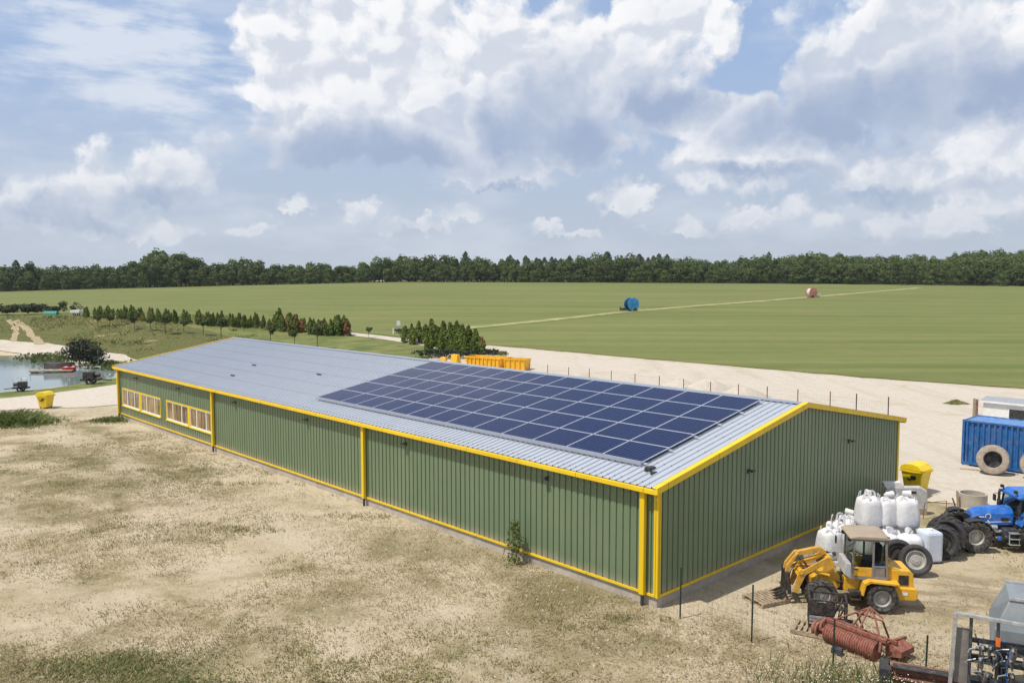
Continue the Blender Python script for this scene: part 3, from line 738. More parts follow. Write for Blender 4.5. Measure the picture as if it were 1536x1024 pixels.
def spire(h, w, seed, size=.6, n=500):
    rg = np.random.default_rng(seed); z = rg.uniform(.12, 1, n) ** .9; a = rg.uniform(0, 6.28, n)
    r = w * .5 * np.minimum(1, (1.03 - z) * 2.6) ** .7 * (.55 + .45 * np.abs(np.sin(z * 22 + a * 1.5))) * rg.uniform(.5, 1.05, n)
    C = np.stack([r * np.cos(a), r * np.sin(a), z * h], 1); N = np.stack([np.cos(a), np.sin(a), np.full(n, .7)], 1)
    tr = MB(); tr.tube([(0, 0, -.3), (0, 0, h * .5), (0, 0, h * .97)], [.02 * h, .012 * h, .003 * h], 6, False)
    return leaf_quads(C, N, size, rg), tr
FT = [broadleaf(9.2 + 1.3 * (i % 3), 7.6 + .9 * (i % 2), 20 + i, 'leaf_forest') for i in range(6)]
FTm = [quadmesh('forest_tree', v, [M['leaf_forest'], M['bark']], tr) for v, tr in FT]
SP = [spire(12.4 + .9 * i, 6.6, 60 + i, .85, 620) for i in range(3)]
SPm = [quadmesh('conifer', v, [M['leaf_pine'], M['bark']], tr) for v, tr in SP]
lab_f = 'dark green leafy tree among the trees of the forest edge beyond the field'
lab_b = 'pale weathered leafy tree in the thin wood at the far left beyond the pond'
def tree_at(me, p, s, name, label, cat, group):
    o = link(name, me); o.location = (p[0], p[1], T(p[0], p[1]) - .1); o.rotation_euler = (0, 0, rng.uniform(0, 6.28)); o.scale = (s * rng.uniform(.9, 1.12), s * rng.uniform(.9, 1.12), s)
    return tag(o, label, cat, group)
placed = 0; stuffV = []; stuffT = []
def hfac(a):   # tree height along the edge
    return float(np.interp(a, [-300, 0, 130, 190, 210, 290, 310, 450, 700, 1000, 1300, 1536, 2300], [.75, .78, .80, 1.0, 1.28, 1.22, .82, .84, .98, 1.0, 1.0, 1.0, 1.0]))
cand = []
for r_ in range(15):
    add = 6 + r_ * 9 + r_ * r_ * .7
    for a in np.arange(-90 + rng.uniform(0, 10), 1640, 14.5 if r_ < 3 else 19):
        a2 = a + rng.uniform(-5, 5); yf = float(np.interp(a2, _A, _YF)) + add + rng.uniform(-3.5, 3.5)
        cand.append((r_, a2, (a2 - 768) / 1240 * yf, yf))
for r_, a, x, y in cand:
    sp = rng.random() < (.28 if 740 < a < 1000 and r_ > 1 else .015) and r_ > 0
    if r_ > 4 and a < 1000 and rng.random() < .5: continue
    s = hfac(a) * rng.uniform(.80, 1.08) * (1.12 if r_ else .80) * (1 + .11 * math.sin(a * .021 + 1) + .06 * math.sin(a * .057))
    if r_ <= 2 and -20 < a < 1556 and placed < 270 and not sp:
        tree_at(FTm[rng.randrange(6)], (x, y), s, 'forest_tree', lab_f, 'tree', 'broadleaf trees along the edge of the forest'); placed += 1
    else:
        V = (SP[rng.randrange(3)] if sp else FT[rng.randrange(6)])[0]
        th = rng.uniform(0, 6.28); c, s_ = math.cos(th), math.sin(th); k = s * (.92 if sp else 1)
        keep = np.repeat(nrng.random(len(V) // 4) < (.62 if r_ > 4 else .85), 4)
        W_ = V[keep] * k; W_ = np.stack([W_[:, 0] * c - W_[:, 1] * s_, W_[:, 0] * s_ + W_[:, 1] * c, W_[:, 2]], 1) + np.array([x, y, T(x, y)])
        (stuffT if sp else stuffV).append(W_)
o = link('forest', quadmesh('forest', np.concatenate(stuffV), [M['leaf_forest']])); tag(o, 'mass of dark green woodland behind the forest edge', 'forest', None, 'stuff')
for n_, px in enumerate(list(np.linspace(756, 775, 4)) + list(np.linspace(792, 812, 3)) + list(np.linspace(824, 912, 14)) + list(np.linspace(940, 992, 7)) + [213, 300]):
    yf = float(np.interp(px, _A, _YF)) + 26 + rng.uniform(0, 14); x = (px + rng.uniform(-4, 4) - 768) / 1240 * yf
    tree_at(SPm[n_ % 3], (x, yf), rng.uniform(.84, .98) * (.8 if px < 400 else 1), 'conifer', 'slender dark conifer standing above the forest edge beyond the field', 'tree', 'conifers rising above the forest')
if stuffT:
    o = link('conifer_wood', quadmesh('conifer_wood', np.concatenate(stuffT), [M['leaf_pine']])); tag(o, 'scattered dark conifers inside the far forest', 'conifers', None, 'stuff')

# nursery rows of columnar conifers
def thuja(h, w, seed, n=260, size=.26):
    rg = np.random.default_rng(seed); z = rg.uniform(.02, 1, n); a = rg.uniform(0, 6.28, n)
    prof = np.minimum(1, (1.04 - z) * 2.2) ** .7 * (.8 + .2 * np.sin(z * 9 + seed))
    r = w * .5 * prof * rg.uniform(.6, 1.05, n)
    C = np.stack([r * np.cos(a), r * np.sin(a), z * h], 1); N = np.stack([np.cos(a), np.sin(a), np.full(n, .5)], 1)
    tr = MB(); tr.tube([(0, 0, -.2), (0, 0, h * .6)], [.05, .02], 5, False)
    return quadmesh('thuja', leaf_quads(C, N, size * h / 3, rg, 1.5), [M['leaf_thuja'], M['bark']], tr)
TH = [thuja(3.2 + .3 * (i % 3), 1.6, 90 + i, 330) for i in range(4)]
THb = []
for me in TH[:2]:
    q = me.copy(); q.materials[0] = M['leaf_brown']; THb.append(q)
def row(n, pxs, s, sj, lab, labb, group, brown=0., spread=.8):
    for i in range(n):
        k = i / max(1, n - 1) * (len(pxs) - 1); j = min(int(k), len(pxs) - 2); f = k - j
        px = pxs[j][0] * (1 - f) + pxs[j + 1][0] * f; py = pxs[j][1] * (1 - f) + pxs[j + 1][1] * f
        p = G(px, py); br = rng.random() < brown
        me = (THb if br else TH)[rng.randrange(2 if br else 4)]
        tree_at(me, (p.x + rng.uniform(-spread, spread), p.y + rng.uniform(-spread, spread)), s * rng.uniform(1 - sj, 1 + sj), 'thuja', labb if br else lab, 'conifer', group if not br else 'browned conifers in the nursery')
gl, bl = 'green columnar conifer in the long nursery row behind the embankment', 'browned columnar conifer in a nursery row beyond the warehouse'
row(66, [(130, 475), (300, 487), (410, 493)], .52, .26, gl, bl, 'columnar conifers in the long nursery row', .05, .9)
row(60, [(150, 473), (300, 484), (412, 491)], .54, .26, gl, bl, 'columnar conifers in the long nursery row', .05, .9)
row(9, [(420, 496), (436, 498)], .95, .15, gl, bl, 'columnar conifers in the long nursery row', .12, 1.0)
row(8, [(440, 498), (452, 499)], .8, .15, gl, bl, 'columnar conifers in the long nursery row', .4, 1.0)
row(11, [(466, 501), (490, 504)], .8, .15, gl, bl, 'columnar conifers in the long nursery row', .35, 1.0)
row(9, [(499, 503), (513, 504)], .95, .15, gl, bl, 'columnar conifers in the long nursery row', 0, 1.0)
row(6, [(515, 503), (526, 504)], .7, .15, gl, bl, 'columnar conifers in the long nursery row', .8, .6)
cl = 'green columnar conifer in the dense nursery clump beside the sandy yard'
row(4, [(603, 513), (622, 517)], .8, .2, cl, bl, 'conifers in the nursery clump by the yard', .0, .3)
row(20, [(628, 515), (672, 518), (700, 522)], .92, .15, cl, bl, 'conifers in the nursery clump by the yard', .05, .7)
row(22, [(640, 519), (680, 524), (722, 528)], .92, .18, cl, bl, 'conifers in the nursery clump by the yard', .05, .7)
row(18, [(645, 526), (690, 531), (724, 532)], .70, .2, cl, bl, 'conifers in the nursery clump by the yard', .05, .7)
def bushmesh(name, w, h, seed, mat, n=420, size=.28, lobes=7):
    rg = np.random.default_rng(seed)
    L = [(rg.normal(0, w * .22), rg.normal(0, w * .22), h * rg.uniform(.25, .62), w * rg.uniform(.18, .3), h * rg.uniform(.2, .34)) for _ in range(lobes)]
    C, N = crown_pts(L, n // lobes, rg, .3); C[:, 2] = np.maximum(C[:, 2], .03)
    return quadmesh(name, leaf_quads(C, N, size, rg, 1.3), [M[mat]])
for px, py, w, h in ((640, 535, 4.5, 1.4), (668, 537, 5, 1.5), (700, 537, 5, 1.2), (728, 533, 3.2, 1.0), (748, 532, 3, .6)):
    p = G(px, py); o = link('shrub', bushmesh('shrub', w, h, int(px), 'leaf_dark' if px < 745 else 'weed')); o.location = p
    tag(o, {640: 'brownish shrub at the left foot of the nursery clump', 668: 'broad low shrub below the middle of the nursery clump', 700: 'low shrub below the right half of the nursery clump', 728: 'small shrub at the right tip of the nursery clump', 748: 'flat weedy patch past the right tip of the nursery clump on the sand'}[px], 'shrub')

# young round-headed trees on the lawn
def young(h, w, seed):
    rg = np.random.default_rng(seed); L = [(rg.normal(0, w * .2), rg.normal(0, w * .2), h * rg.uniform(.55, .82), w * rg.uniform(.24, .34), w * rg.uniform(.25, .36)) for _ in range(7)]
    C, N = crown_pts(L, 70, rg, .4)
    tr = MB(); tr.tube([(0, 0, -.2), (.03, 0, h * .4), (0, .03, h * .75)], [.075, .06, .025], 6); 
    for i in range(4): tr.tube([(0, 0, h * .42), (math.cos(i * 1.6 + seed) * w * .28, math.sin(i * 1.6 + seed) * w * .28, h * .66)], [.035, .012], 5)
    return quadmesh('crown', leaf_quads(C, N, .34, rg), [M['leaf_young']]), tr.mesh('trunk', M['bark'], 40)
YM = [young(3.9, 2.0, 5 + i) for i in range(3)]
yl = [(147, 492, .95, 'first young tree on the crest of the embankment, next to the white trailer'), (165, 491, .9, 'young tree on the embankment crest beside the nursery row start'), (183, 489, .8, 'thin young tree on the embankment crest'),
      (202, 496, .95, 'young round tree standing lower on the embankment slope'), (226, 497, 1.0, 'young round tree with bare trunk on the slope, right of its twin'), (248, 502, 1.25, 'largest young tree of the row on the embankment slope'), (276, 500, .9, 'young tree near the top of the slope above the far roof corner'),
      (305, 503, 1.15, 'young dark tree just left of the far roof peak'), (332, 509, 1.3, 'young dark tree directly behind the far roof peak'), (406, 515, 1.05, 'young round tree on the lawn before the browned conifers'), (442, 518, .95, 'slim young tree on the lawn behind the roof ridge'), (476, 523, 1.35, 'wide leafy young tree on the lawn near the roof ridge'), (553, 507, .7, 'small dark tree beside the bend of the footpath')]
for i, (px, py, s, lab) in enumerate(yl):
    t_ = thing('young_tree', lab, 'tree', G(px, py), rng.uniform(0, 6), 'young trees on the lawn and embankment', s * .72)
    link('crown', YM[i % 3][0], t_); link('trunk', YM[i % 3][1], t_)
# hedge and bushes at the far left
for i in range(9):
    px = -8 + i * 9; p = G(px, 473 - i * .2); o = link('hedge_bush', bushmesh('hedge_bush', 4.2, 2.6, 200 + i, 'leaf_dark', 300, .4)); o.location = p
    tag(o, 'dull purple brown bush in the hedge at the far left edge', 'bush', 'bushes of the far left hedge')
for px, py, w, h, lab in ((82, 471, 2.4, 2.0, 'small dark bush behind the green canopy'), (98, 470, 2.6, 3.0, 'tall dark bush right of the green canopy'), (112, 470, 2.6, 3.1, 'dark bush left of the white trailer, twin of its neighbour'), (125, 552, 5.6, 4.6, 'large dark bush on the pond shore behind the red boat'), (145, 553, 3.0, 1.6, 'low reeds beside the white buoy post on the shore'), (170, 552, 3.6, 1.3, 'low green reeds on the shore at the warehouse corner')):
    p = G(px, py); o = link('bush', bushmesh('bush', w, h, int(px) + 300, 'leaf_dark' if h > 1.7 else 'weed', 3600 if w > 5 else 420, .24, 15 if w > 5 else 7)); o.location = p; tag(o, lab, 'bush')
V = []
for px, py, n in [(62, 540, 70), (72, 542, 90), (84, 545, 70), (95, 548, 50), (160, 556, 40), (172, 560, 40)]:
    p = G(px, py); rg = np.random.default_rng(px); n = int(n * 1.6)
    C = np.array([p.x, p.y, WATER_Z]) + np.stack([rg.normal(0, 1.7, n), rg.normal(0, 1.4, n), rg.uniform(0, .7, n)], 1)
    V.append(leaf_quads(C, np.stack([rg.normal(size=n), rg.normal(size=n), np.zeros(n)], 1), .38, rg, 1.8))
o = link('reeds', quadmesh('reeds', np.concatenate(V), [M['weed']])); tag(o, 'green reeds along the far shore of the pond', 'reeds', None, 'stuff')

# foreground weeds and dry grass
p = G(772, 846); t_ = thing('sapling', 'slim green sapling growing against the plinth of the long green wall', 'sapling', p)
rg = np.random.default_rng(77); n = 430; z = rg.uniform(.04, 1, n) ** .9 * 1.65; r = (.62 - z * .28) * rg.uniform(.15, 1, n); a = rg.uniform(0, 6.28, n)
C = np.stack([r * np.cos(a), r * np.sin(a), z], 1); link('foliage', quadmesh('foliage', leaf_quads(C, np.stack([np.cos(a), np.sin(a), np.full(n, .4)], 1), .075, rg, 1.8), [M['weed']]), t_)
mb = MB()
for i in range(7): a = i * .9; mb.tube([(0, 0, -.05), (.14 * math.cos(a), .14 * math.sin(a), .6), (.26 * math.cos(a), .26 * math.sin(a), 1.0 + .08 * i)], [.012, .009, .004], 5)
mb.build('stem', M['bark'], t_)
def blades(pts, h, per, rg, lean=.35, w=.02, spread=.10):
    n = len(pts) * per; B = np.repeat(pts, per, 0) + np.concatenate([rg.normal(0, spread, (n, 2)), np.zeros((n, 1))], 1)
    hh = (np.repeat(h, per) * rg.uniform(.4, 1.15, n))[:, None]; a = rg.uniform(0, 6.28, n); d = np.stack([np.cos(a), np.sin(a), np.zeros(n)], 1)
    s = np.stack([-np.sin(a), np.cos(a), np.zeros(n)], 1) * (w * rg.uniform(.6, 1.4, n))[:, None]
    tip = B + d * hh * (lean * rg.uniform(.3, 1.6, n))[:, None] + np.array([0, 0, 1.]) * hh
    midp = (B + tip) / 2 + np.array([0, 0, .12]) * hh
    return np.stack([B - s, B + s, midp + s * .8, tip], 1).reshape(-1, 4, 3)
def in_wh(x, y, pad=.0):
    rx, ry = x - 4.64, y - 25.79; c, s = math.cos(.7554), math.sin(.7554); u = rx * c + ry * s; v = -rx * s + ry * c
    return (u > -.05 - pad) & (u < BW + .1 + pad) & (v > -.05 - pad) & (v < BL + .1)
def vnoise(x, y, sc, seed):
    rg = np.random.default_rng(seed); g_ = rg.random((64, 64)); u = x / sc; v = y / sc
    i = np.floor(u).astype(int); j = np.floor(v).astype(int); fu = u - i; fv = v - j; fu = fu * fu * (3 - 2 * fu); fv = fv * fv * (3 - 2 * fv)
    q = lambda a, b: g_[a % 64, b % 64]
    return (q(i, j) * (1 - fu) + q(i + 1, j) * fu) * (1 - fv) + (q(i, j + 1) * (1 - fu) + q(i + 1, j + 1) * fu) * fv
V = []
rg = np.random.default_rng(41); n = 9000; x = rg.uniform(-112, -40, n); y = rg.uniform(108, 158, n); a = 768 + 1240 * x / y; dd = pond_sdf(x, y)
k = (dd > 9) & (a > -40) & (a < 400) & (vnoise(x, y, 6, 12) * .6 + vnoise(x, y, 2, 13) * .4 > .42); x, y = x[k], y[k]
h = rg.uniform(.15, .75, len(x)) * vnoise(x, y, 4, 15)
h2 = len(x) // 2
o = link('bank_weeds', quadmesh('bank_weeds', np.concatenate([blades(np.stack([x[:h2], y[:h2], Tn(x[:h2], y[:h2])], 1), h[:h2], 4, rg, .8, .10, .5).reshape(-1, 3)]), [M['weed']])); tag(o, 'rough green weeds covering the embankment beyond the pond', 'weeds', None, 'stuff')
o = link('bank_grass', quadmesh('bank_grass', np.concatenate([blades(np.stack([x[h2:], y[h2:], Tn(x[h2:], y[h2:])], 1), h[h2:], 4, rg, .8, .10, .5).reshape(-1, 3)]), [M['grass_tuft']])); tag(o, 'rough dry grass covering the embankment beyond the pond', 'grass', None, 'stuff')
def on_road(x, y): return (x < -22) & (y > 61 + .22 * (x + 38))
def bare(x, y): return ((x > 6.8) & (y > 23.6) & (y < 42)) | in_wh(x, y, .0) | ((x > 12) & (y > 21))
def near_gable(x, y):
    rx, ry = x - 4.64, y - 25.79; c, s = math.cos(.7554), math.sin(.7554); u = rx * c + ry * s; v = -rx * s + ry * c
    return (v < 0) & (v > -1.3) & (u > -.2) & (u < BW)
def scatter(n, y0, y1, rg, power=1.):
    y = y0 + (y1 - y0) * rg.random(n) ** power; x = y * rg.uniform(-.66, .66, n)
    k = ~in_wh(x, y) & ~on_road(x, y) & ~((x > 12) & (y > 36)) & ~((x + y * .9 > 45) & (y > 36))
    k &= ~(bare(x, y) & (rg.random(n) < .72)) & ~(near_gable(x, y) & (rg.random(n) < .85))
    return x[k], y[k]
rg = np.random.default_rng(3)
x, y = scatter(90000, 17, 62, rg, 1.5)
dn = .5 * vnoise(x, y, 5.0, 1) + .3 * vnoise(x, y, 1.7, 2) + .25 * vnoise(x, y, 14, 9); k = dn + rg.normal(0, .08, len(x)) > .50
x, y = x[k], y[k]; h = .05 + .09 * rg.random(len(x)) ** 2
me = blades(np.stack([x, y, Tn(x, y) - .01], 1), h, 5, rg, 1.1, .012, .13)
o = link('dry_grass', quadmesh('dry_grass', me.reshape(-1, 3), [M['straw']])); tag(o, 'short dry straw coloured grass covering the foreground ground', 'dry grass', None, 'stuff')
x, y = scatter(70000, 17, 60, rg, 1.5)
dn = .55 * vnoise(x, y, 4.2, 5) + .3 * vnoise(x, y, 1.2, 6) + .2 * vnoise(x, y, 12, 7)
PATCH = [(-10.8, 21.8, 1.7, .8), (-8.8, 20.6, 1.3, .6), (-7.6, 20.0, 1.0, .6), (-4.5, 19.6, 1.6, .5), (-36.5, 60.0, 2.2, 1.6), (-29.8, 61.3, 1.4, .9), (-25, 52, 1.2, .4), (-3, 31.5, .8, .3), (2.3, 24.3, .7, .3), (3.4, 25.0, .5, .3), (-11, 34, 2, .7), (9, 19.5, 2.2, 1.2), (-20, 45, 3, .5), (-13, 42, 3, .5), (-7, 36, 2.5, .5)]
boost = np.zeros(len(x))
for (cx, cy, rx, ry) in PATCH: boost = np.maximum(boost, np.clip(1.25 - np.hypot((x - cx) / rx, (y - cy) / ry), 0, 1))
k = (dn + .45 * boost + rg.normal(0, .07, len(x)) > .63); x, y, bo = x[k], y[k], boost[k]
h = .05 + .08 * rg.random(len(x)) + .08 * bo * rg.random(len(x))
me = blades(np.stack([x, y, Tn(x, y) - .01], 1), h, 6, rg, .9, .014, .13)
o = link('grass', quadmesh('grass', me.reshape(-1, 3), [M['grass_tuft']])); tag(o, 'tufts of olive green grass and weeds scattered over the dry ground', 'grass', None, 'stuff')
V = []
for (cx, cy, rx, ry) in PATCH[:6]:
    n = int(210 * rx * ry) + 50; xx = cx + rg.normal(0, rx * .7, n); yy = cy + rg.normal(0, ry * .7, n); q = ~in_wh(xx, yy); xx, yy = xx[q], yy[q]
    V.append(blades(np.stack([xx, yy, Tn(xx, yy)], 1), (.13 if cy < 50 else .30 if cx > -34 else .95) * np.exp(-.7 * (((xx - cx) / rx) ** 2 + ((yy - cy) / ry) ** 2)) + .04, 4, rg, 1., .014 if cy < 50 else .03, .16).reshape(-1, 3))
o = link('weeds', quadmesh('weeds', np.concatenate(V), [M['weed']])); tag(o, 'patches of fresh green weeds in the foreground and by the road', 'weeds', None, 'stuff')
M['flower'] = pm('flower_white', (.66, .63, .52), .7)
n = 520; cx = rg.normal(8.6, 1.3, n); cy = rg.normal(20.3, .8, n)
C = np.stack([cx, cy, rg.uniform(.15, .45, n)], 1); Vf = leaf_quads(C, np.tile([0, -.3, 1.], (n, 1)), .036, rg)
stems = blades(np.stack([cx, cy, np.zeros(n)], 1), np.full(n, .4), 2, rg, .4, .008, .05).reshape(-1, 3)
o = link('flowering_weeds', mesh_np('flowering_weeds', np.concatenate([Vf, stems]), np.arange(len(Vf) + len(stems)).reshape(-1, 4), [M['flower'], M['weed']]))
mi = np.ones(len(o.data.polygons), np.int32); mi[:len(Vf) // 4] = 0
o.data.polygons.foreach_set('material_index', mi); tag(o, 'small white flowering weeds near the bottom right corner', 'weeds', None, 'stuff')
V = []
x, y = scatter(7000, 17, 55, rg, 1.5); 
r3 = rg.uniform(.012, .05, len(x)); 
base = np.array([(-1, -1, 0), (1, -1, 0), (1, 1, 0), (-1, 1, 0)]) 
for q in range(len(x)):
    s = r3[q]; th = rg.uniform(0, 6.28); c, sn = math.cos(th), math.sin(th); e = rg.uniform(.6, 1.3, 2)
    b4 = np.stack([(base[:, 0] * c - base[:, 1] * sn) * s * e[0], (base[:, 0] * sn + base[:, 1] * c) * s * e[1], np.zeros(4)], 1) + (x[q], y[q], T(x[q], y[q]) - .004) if q < 0 else None
    z0 = -.004; pts = [(math.cos(th + i * 1.57) * s * e[i % 2], math.sin(th + i * 1.57) * s * e[i % 2]) for i in range(4)]
    bt = [(x[q] + a, y[q] + b2, z0) for a, b2 in pts]; tp = [(x[q] + a * .55, y[q] + b2 * .55, s * .8) for a, b2 in pts]
    V += tp
    for i in range(4): V += [bt[i], bt[(i + 1) % 4], tp[(i + 1) % 4], tp[i]]
M['stone'] = pm('stone', (.50, .44, .35), .9)
o = link('pebbles', quadmesh('pebbles', np.array(V), [M['stone']])); tag(o, 'pale pebbles and clods strewn over the dry ground', 'pebbles', None, 'stuff')
# ------------------------------------------------------------------ yard objects: materials
M['rubber'] = pm('rubber', (.028, .028, .029), .8, 0, .2, 6, .006, dust=.38)
M['rubber_clean'] = pm('rubber_clean', (.03, .03, .032), .7, 0, .2, 6, .006, dust=.12)
M['rim_grey'] = pm('rim_grey', (.42, .41, .38), .5, .2, .1, 6, dust=.35)
M['loader_yellow'] = pm('loader_yellow', (.74, .40, .015), .45, 0, .12, 5, dust=.38, rust=(.25, .14, .04, .35))
M['cab_grey'] = pm('cab_grey', (.20, .185, .17), .5, 0, .1, 5, dust=.25)
M['cab_tan'] = pm('cab_tan', (.36, .29, .215), .65, 0, .06, 3, dust=.3)
M['silver'] = pm('silver', (.50, .50, .50), .4, .1, .08, 5, dust=.2)
M['seat'] = pm('seat_black', (.012, .012, .016), .8)
M['jacket'] = pm('blue_cloth', (.03, .06, .16), .9)
M['steel_dark'] = pm('steel_dark', (.035, .034, .034), .5, .3, .2, 5, dust=.25, rust=(.12, .055, .03, .6))
M['bright_steel'] = pm('bright_steel', (.50, .50, .50), .35, .8, .2, 9, dust=.4)
M['white_fabric'] = pm('white_fabric', (.68, .68, .685), .75, 0, .06, 7, .045, dust=.14)
M['clear_liner'] = pm('clear_liner', (.55, .60, .68), .25, 0, .06, 4, .01)
M['blue_paint'] = pm('blue_paint', (.012, .13, .48), .3, 0, .12, 4, dust=.22)
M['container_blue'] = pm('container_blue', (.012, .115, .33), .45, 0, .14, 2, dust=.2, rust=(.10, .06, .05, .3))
M['bin_yellow'] = pm('bin_yellow', (.80, .56, .008), .45, 0, .05, 4, dust=.10)
M['orange'] = pm('orange_paint', (.82, .43, .008), .45, 0, .1, 3, dust=.12)
M['red_rust'] = pm('red_rust', (.235, .07, .045), .68, 0, .2, 7, .004, dust=.35, rust=(.19, .095, .06, .7))
M['rust'] = pm('rust_brown', (.19, .085, .055), .8, 0, .22, 6, .006, dust=.2)
M['wood'] = pm('pallet_wood', (.34, .26, .175), .85, 0, .18, 7, .004)
M['fence_green'] = pm('fence_green', (.018, .038, .026), .5)
M['hopper_grey'] = pm('hopper_grey', (.22, .25, .27), .45, .1, .06, 2, dust=.25)
M['drill_dark'] = pm('drill_dark', (.03, .04, .055), .45, .1, .15, 6, dust=.25)
M['galv'] = pm('galvanised', (.52, .53, .53), .42, .6, .12, 8)
M['reflector'] = pm('reflector_orange', (.75, .16, .02), .35)
M['red'] = pm('red_paint', (.50, .02, .015), .4)
M['cream_tyre'] = pm('cream_tyre', (.33, .275, .22), .9, 0, .22, 4, .008, dust=.5, rust=(.13, .09, .07, .6))
M['brown_in'] = pm('brown_inside', (.10, .05, .03), .85, 0, .2, 6)  # dark brown for the inside of the worn tyres
M['white_paint'] = pm('white_paint', (.74, .74, .72), .5, 0, .05, 4, dust=.1)
M['tarp'] = pm('green_tarp', (.02, .20, .14), .6)
def glass(name, tint=(.78, .86, .83), mixf=.22):
    m, t, b = new_mat(name)
    b.inputs['Base Color'].default_value = (.02, .025, .025, 1); b.inputs['Roughness'].default_value = .03
    tr = t.new('ShaderNodeBsdfTransparent'); tr.inputs[0].default_value = (*tint, 1)
    mx = t.new('ShaderNodeMixShader'); mx.inputs[0].default_value = mixf
    t.l.new(tr.outputs[0], mx.inputs[1]); t.l.new(b.outputs[0], mx.inputs[2])
    t.l.new(mx.outputs[0], [n for n in t.n if n.type == 'OUTPUT_MATERIAL'][0].inputs[0]); return m
M['glass'] = glass('clear_glass')

# ------------------------------------------------------------------ wheels
def tyre_mb(r, w, rr, lugs=0, lh=.03, inner=True):
    """tyre round the local y axis, centre at the origin"""
    mb = MB(); h = w / 2
    prof = [(rr, -h * .62), (rr + .03, -h * .8), ((r + rr) / 2, -h * 1.02), (r * .93, -h * .92), (r * .985, -h * .70), (r, 0), (r * .985, h * .70), (r * .93, h * .92), ((r + rr) / 2, h * 1.02), (rr + .03, h * .8), (rr, h * .62)]
    if inner: prof += [(rr - .015, h * .5), (rr - .015, -h * .5)]
    mb.lathe(prof, 36, Mx((0, 0, 0), 'y'), closed=True)
    for i in range(lugs):
        for s in (-1, 1):
            a = 2 * math.pi * (i + (.5 if s > 0 else 0)) / lugs; da = .9 * lh * 6 / r * .8
            def P(ang, rad, y): return (rad * math.cos(ang), y, rad * math.sin(ang))
            th = .22 * w / r
            q = []
            for (ang, y, ro) in ((a, s * .04 * w, 1.0), (a + th, s * .04 * w, 1.0), (a + th * 2.1, s * h * .98, .94), (a + th * 1.1, s * h * .98, .94)):
                q.append((P(ang, r * ro - .01, y), P(ang, r * ro + lh, y)))
            mb.add([p[0] for p in q] + [p[1] for p in q], [(4, 5, 6, 7), (0, 1, 5, 4), (1, 2, 6, 5), (2, 3, 7, 6), (3, 0, 4, 7)])
    return mb
def rim_mb(rr, w, dish=.5, face=1, hub=True):
    mb = MB(); h = w / 2; f = face
    prof = [(rr, -f * h * .62), (rr * .96, -f * h * .2), (rr, f * h * .62), (rr * .93, f * h * .66), (rr * .86, f * h * .45), (rr * .80, f * h * (dish - .3)), (rr * .55, f * h * (dish - .25)), (rr * .48, f * h * dish), (rr * .28, f * h * dish), (rr * .24, f * h * (dish + .15)), (.001, f * h * (dish + .15))]
    mb.lathe(prof, 28, Mx((0, 0, 0), 'y'))
    for i in range(8):
        a = i * math.pi / 4; mb.tube([(rr * .38 * math.cos(a), f * h * dish, rr * .38 * math.sin(a)), (rr * .38 * math.cos(a), f * (h * dish + .03), rr * .38 * math.sin(a))], .018, 6)
    return mb
def wheel(parent, loc, r, w, rr, lugs, face, tm='rubber', rm='rim_grey', name='wheel', rot=0, lh=.03):
    e = bpy.data.objects.new(name, None); col.objects.link(e); e.parent = parent; e.location = loc; e.rotation_euler = (0, rot, 0)
    tyre_mb(r, w, rr, lugs, lh).build('tyre', M[tm], e, smooth=35)
    if rm: rim_mb(rr, w, .3, face).build('rim', M[rm], e, smooth=35)
    return e

# ------------------------------------------------------------------ yellow wheel loader (x forward, y left)
ld = thing('wheel_loader', 'yellow wheel loader with a tan cab roof, lift arms lowered towards the left', 'wheel loader', (10.89, 26.28, 0), R(171.3))
for sx in (1, -1):
    for sy in (1, -1): wheel(ld, (sx * .91, sy * .66, .475), .475, .36, .27, 18, sy, 'rubber', 'rim_grey', rot=.3 * sx + sy)
Y_ = 'loader_yellow'
mb = MB(); mb.prism([(-1.10, .62), (-1.10, 1.36), (-1.80, 1.33), (-1.90, 1.22), (-1.93, .60)], -.50, .50); hood = mb.build('engine_hood', M[Y_], ld, bevel=.035)
mb = MB(); mb.box((-1.925, .0, .97), (.03, .74, .40)); mb.box((-1.6, .505, 1.02), (.30, .02, .32)); mb.build('grille', M['black_metal'], hood)
mb = MB(); mb.box((-1.36, .51, .86), (.2, .015, .1)); mb.build('badge_plate', M['white_paint'], hood)
mb = MB(); mb.prism([(-1.30, .42), (-1.30, .80), (-1.96, .80), (-2.02, .72), (-2.0, .45), (-1.9, .40)], -.62, .62); cw = mb.build('counterweight', M[Y_], ld, bevel=.03)
for sy in (1, -1):
    mb = MB(); mb.box((-2.015, sy * .48, .62), (.02, .16, .10)); mb.build('tail_light', M['reflector'], cw)
mb = MB(); mb.box((-1.62, .626, .62), (.16, .01, .10)); mb.build('decal', M['white_paint'], cw)
mb = MB(); mb.prism([(-1.52, 1.34), (-1.12, 1.62), (-1.12, 1.35)], -.52, -.36); mb.prism([(-1.55, 1.335), (-1.12, 1.46), (-1.12, 1.34)], .36, .48); mb.build('hood_rail', M[Y_], hood, bevel=.01)
mb = MB(); mb.tube([(-1.28, -.34, 1.3), (-1.28, -.34, 1.95), (-1.34, -.34, 2.02)], .045, 10); mb.build('exhaust', M['steel_dark'], hood, smooth=40)
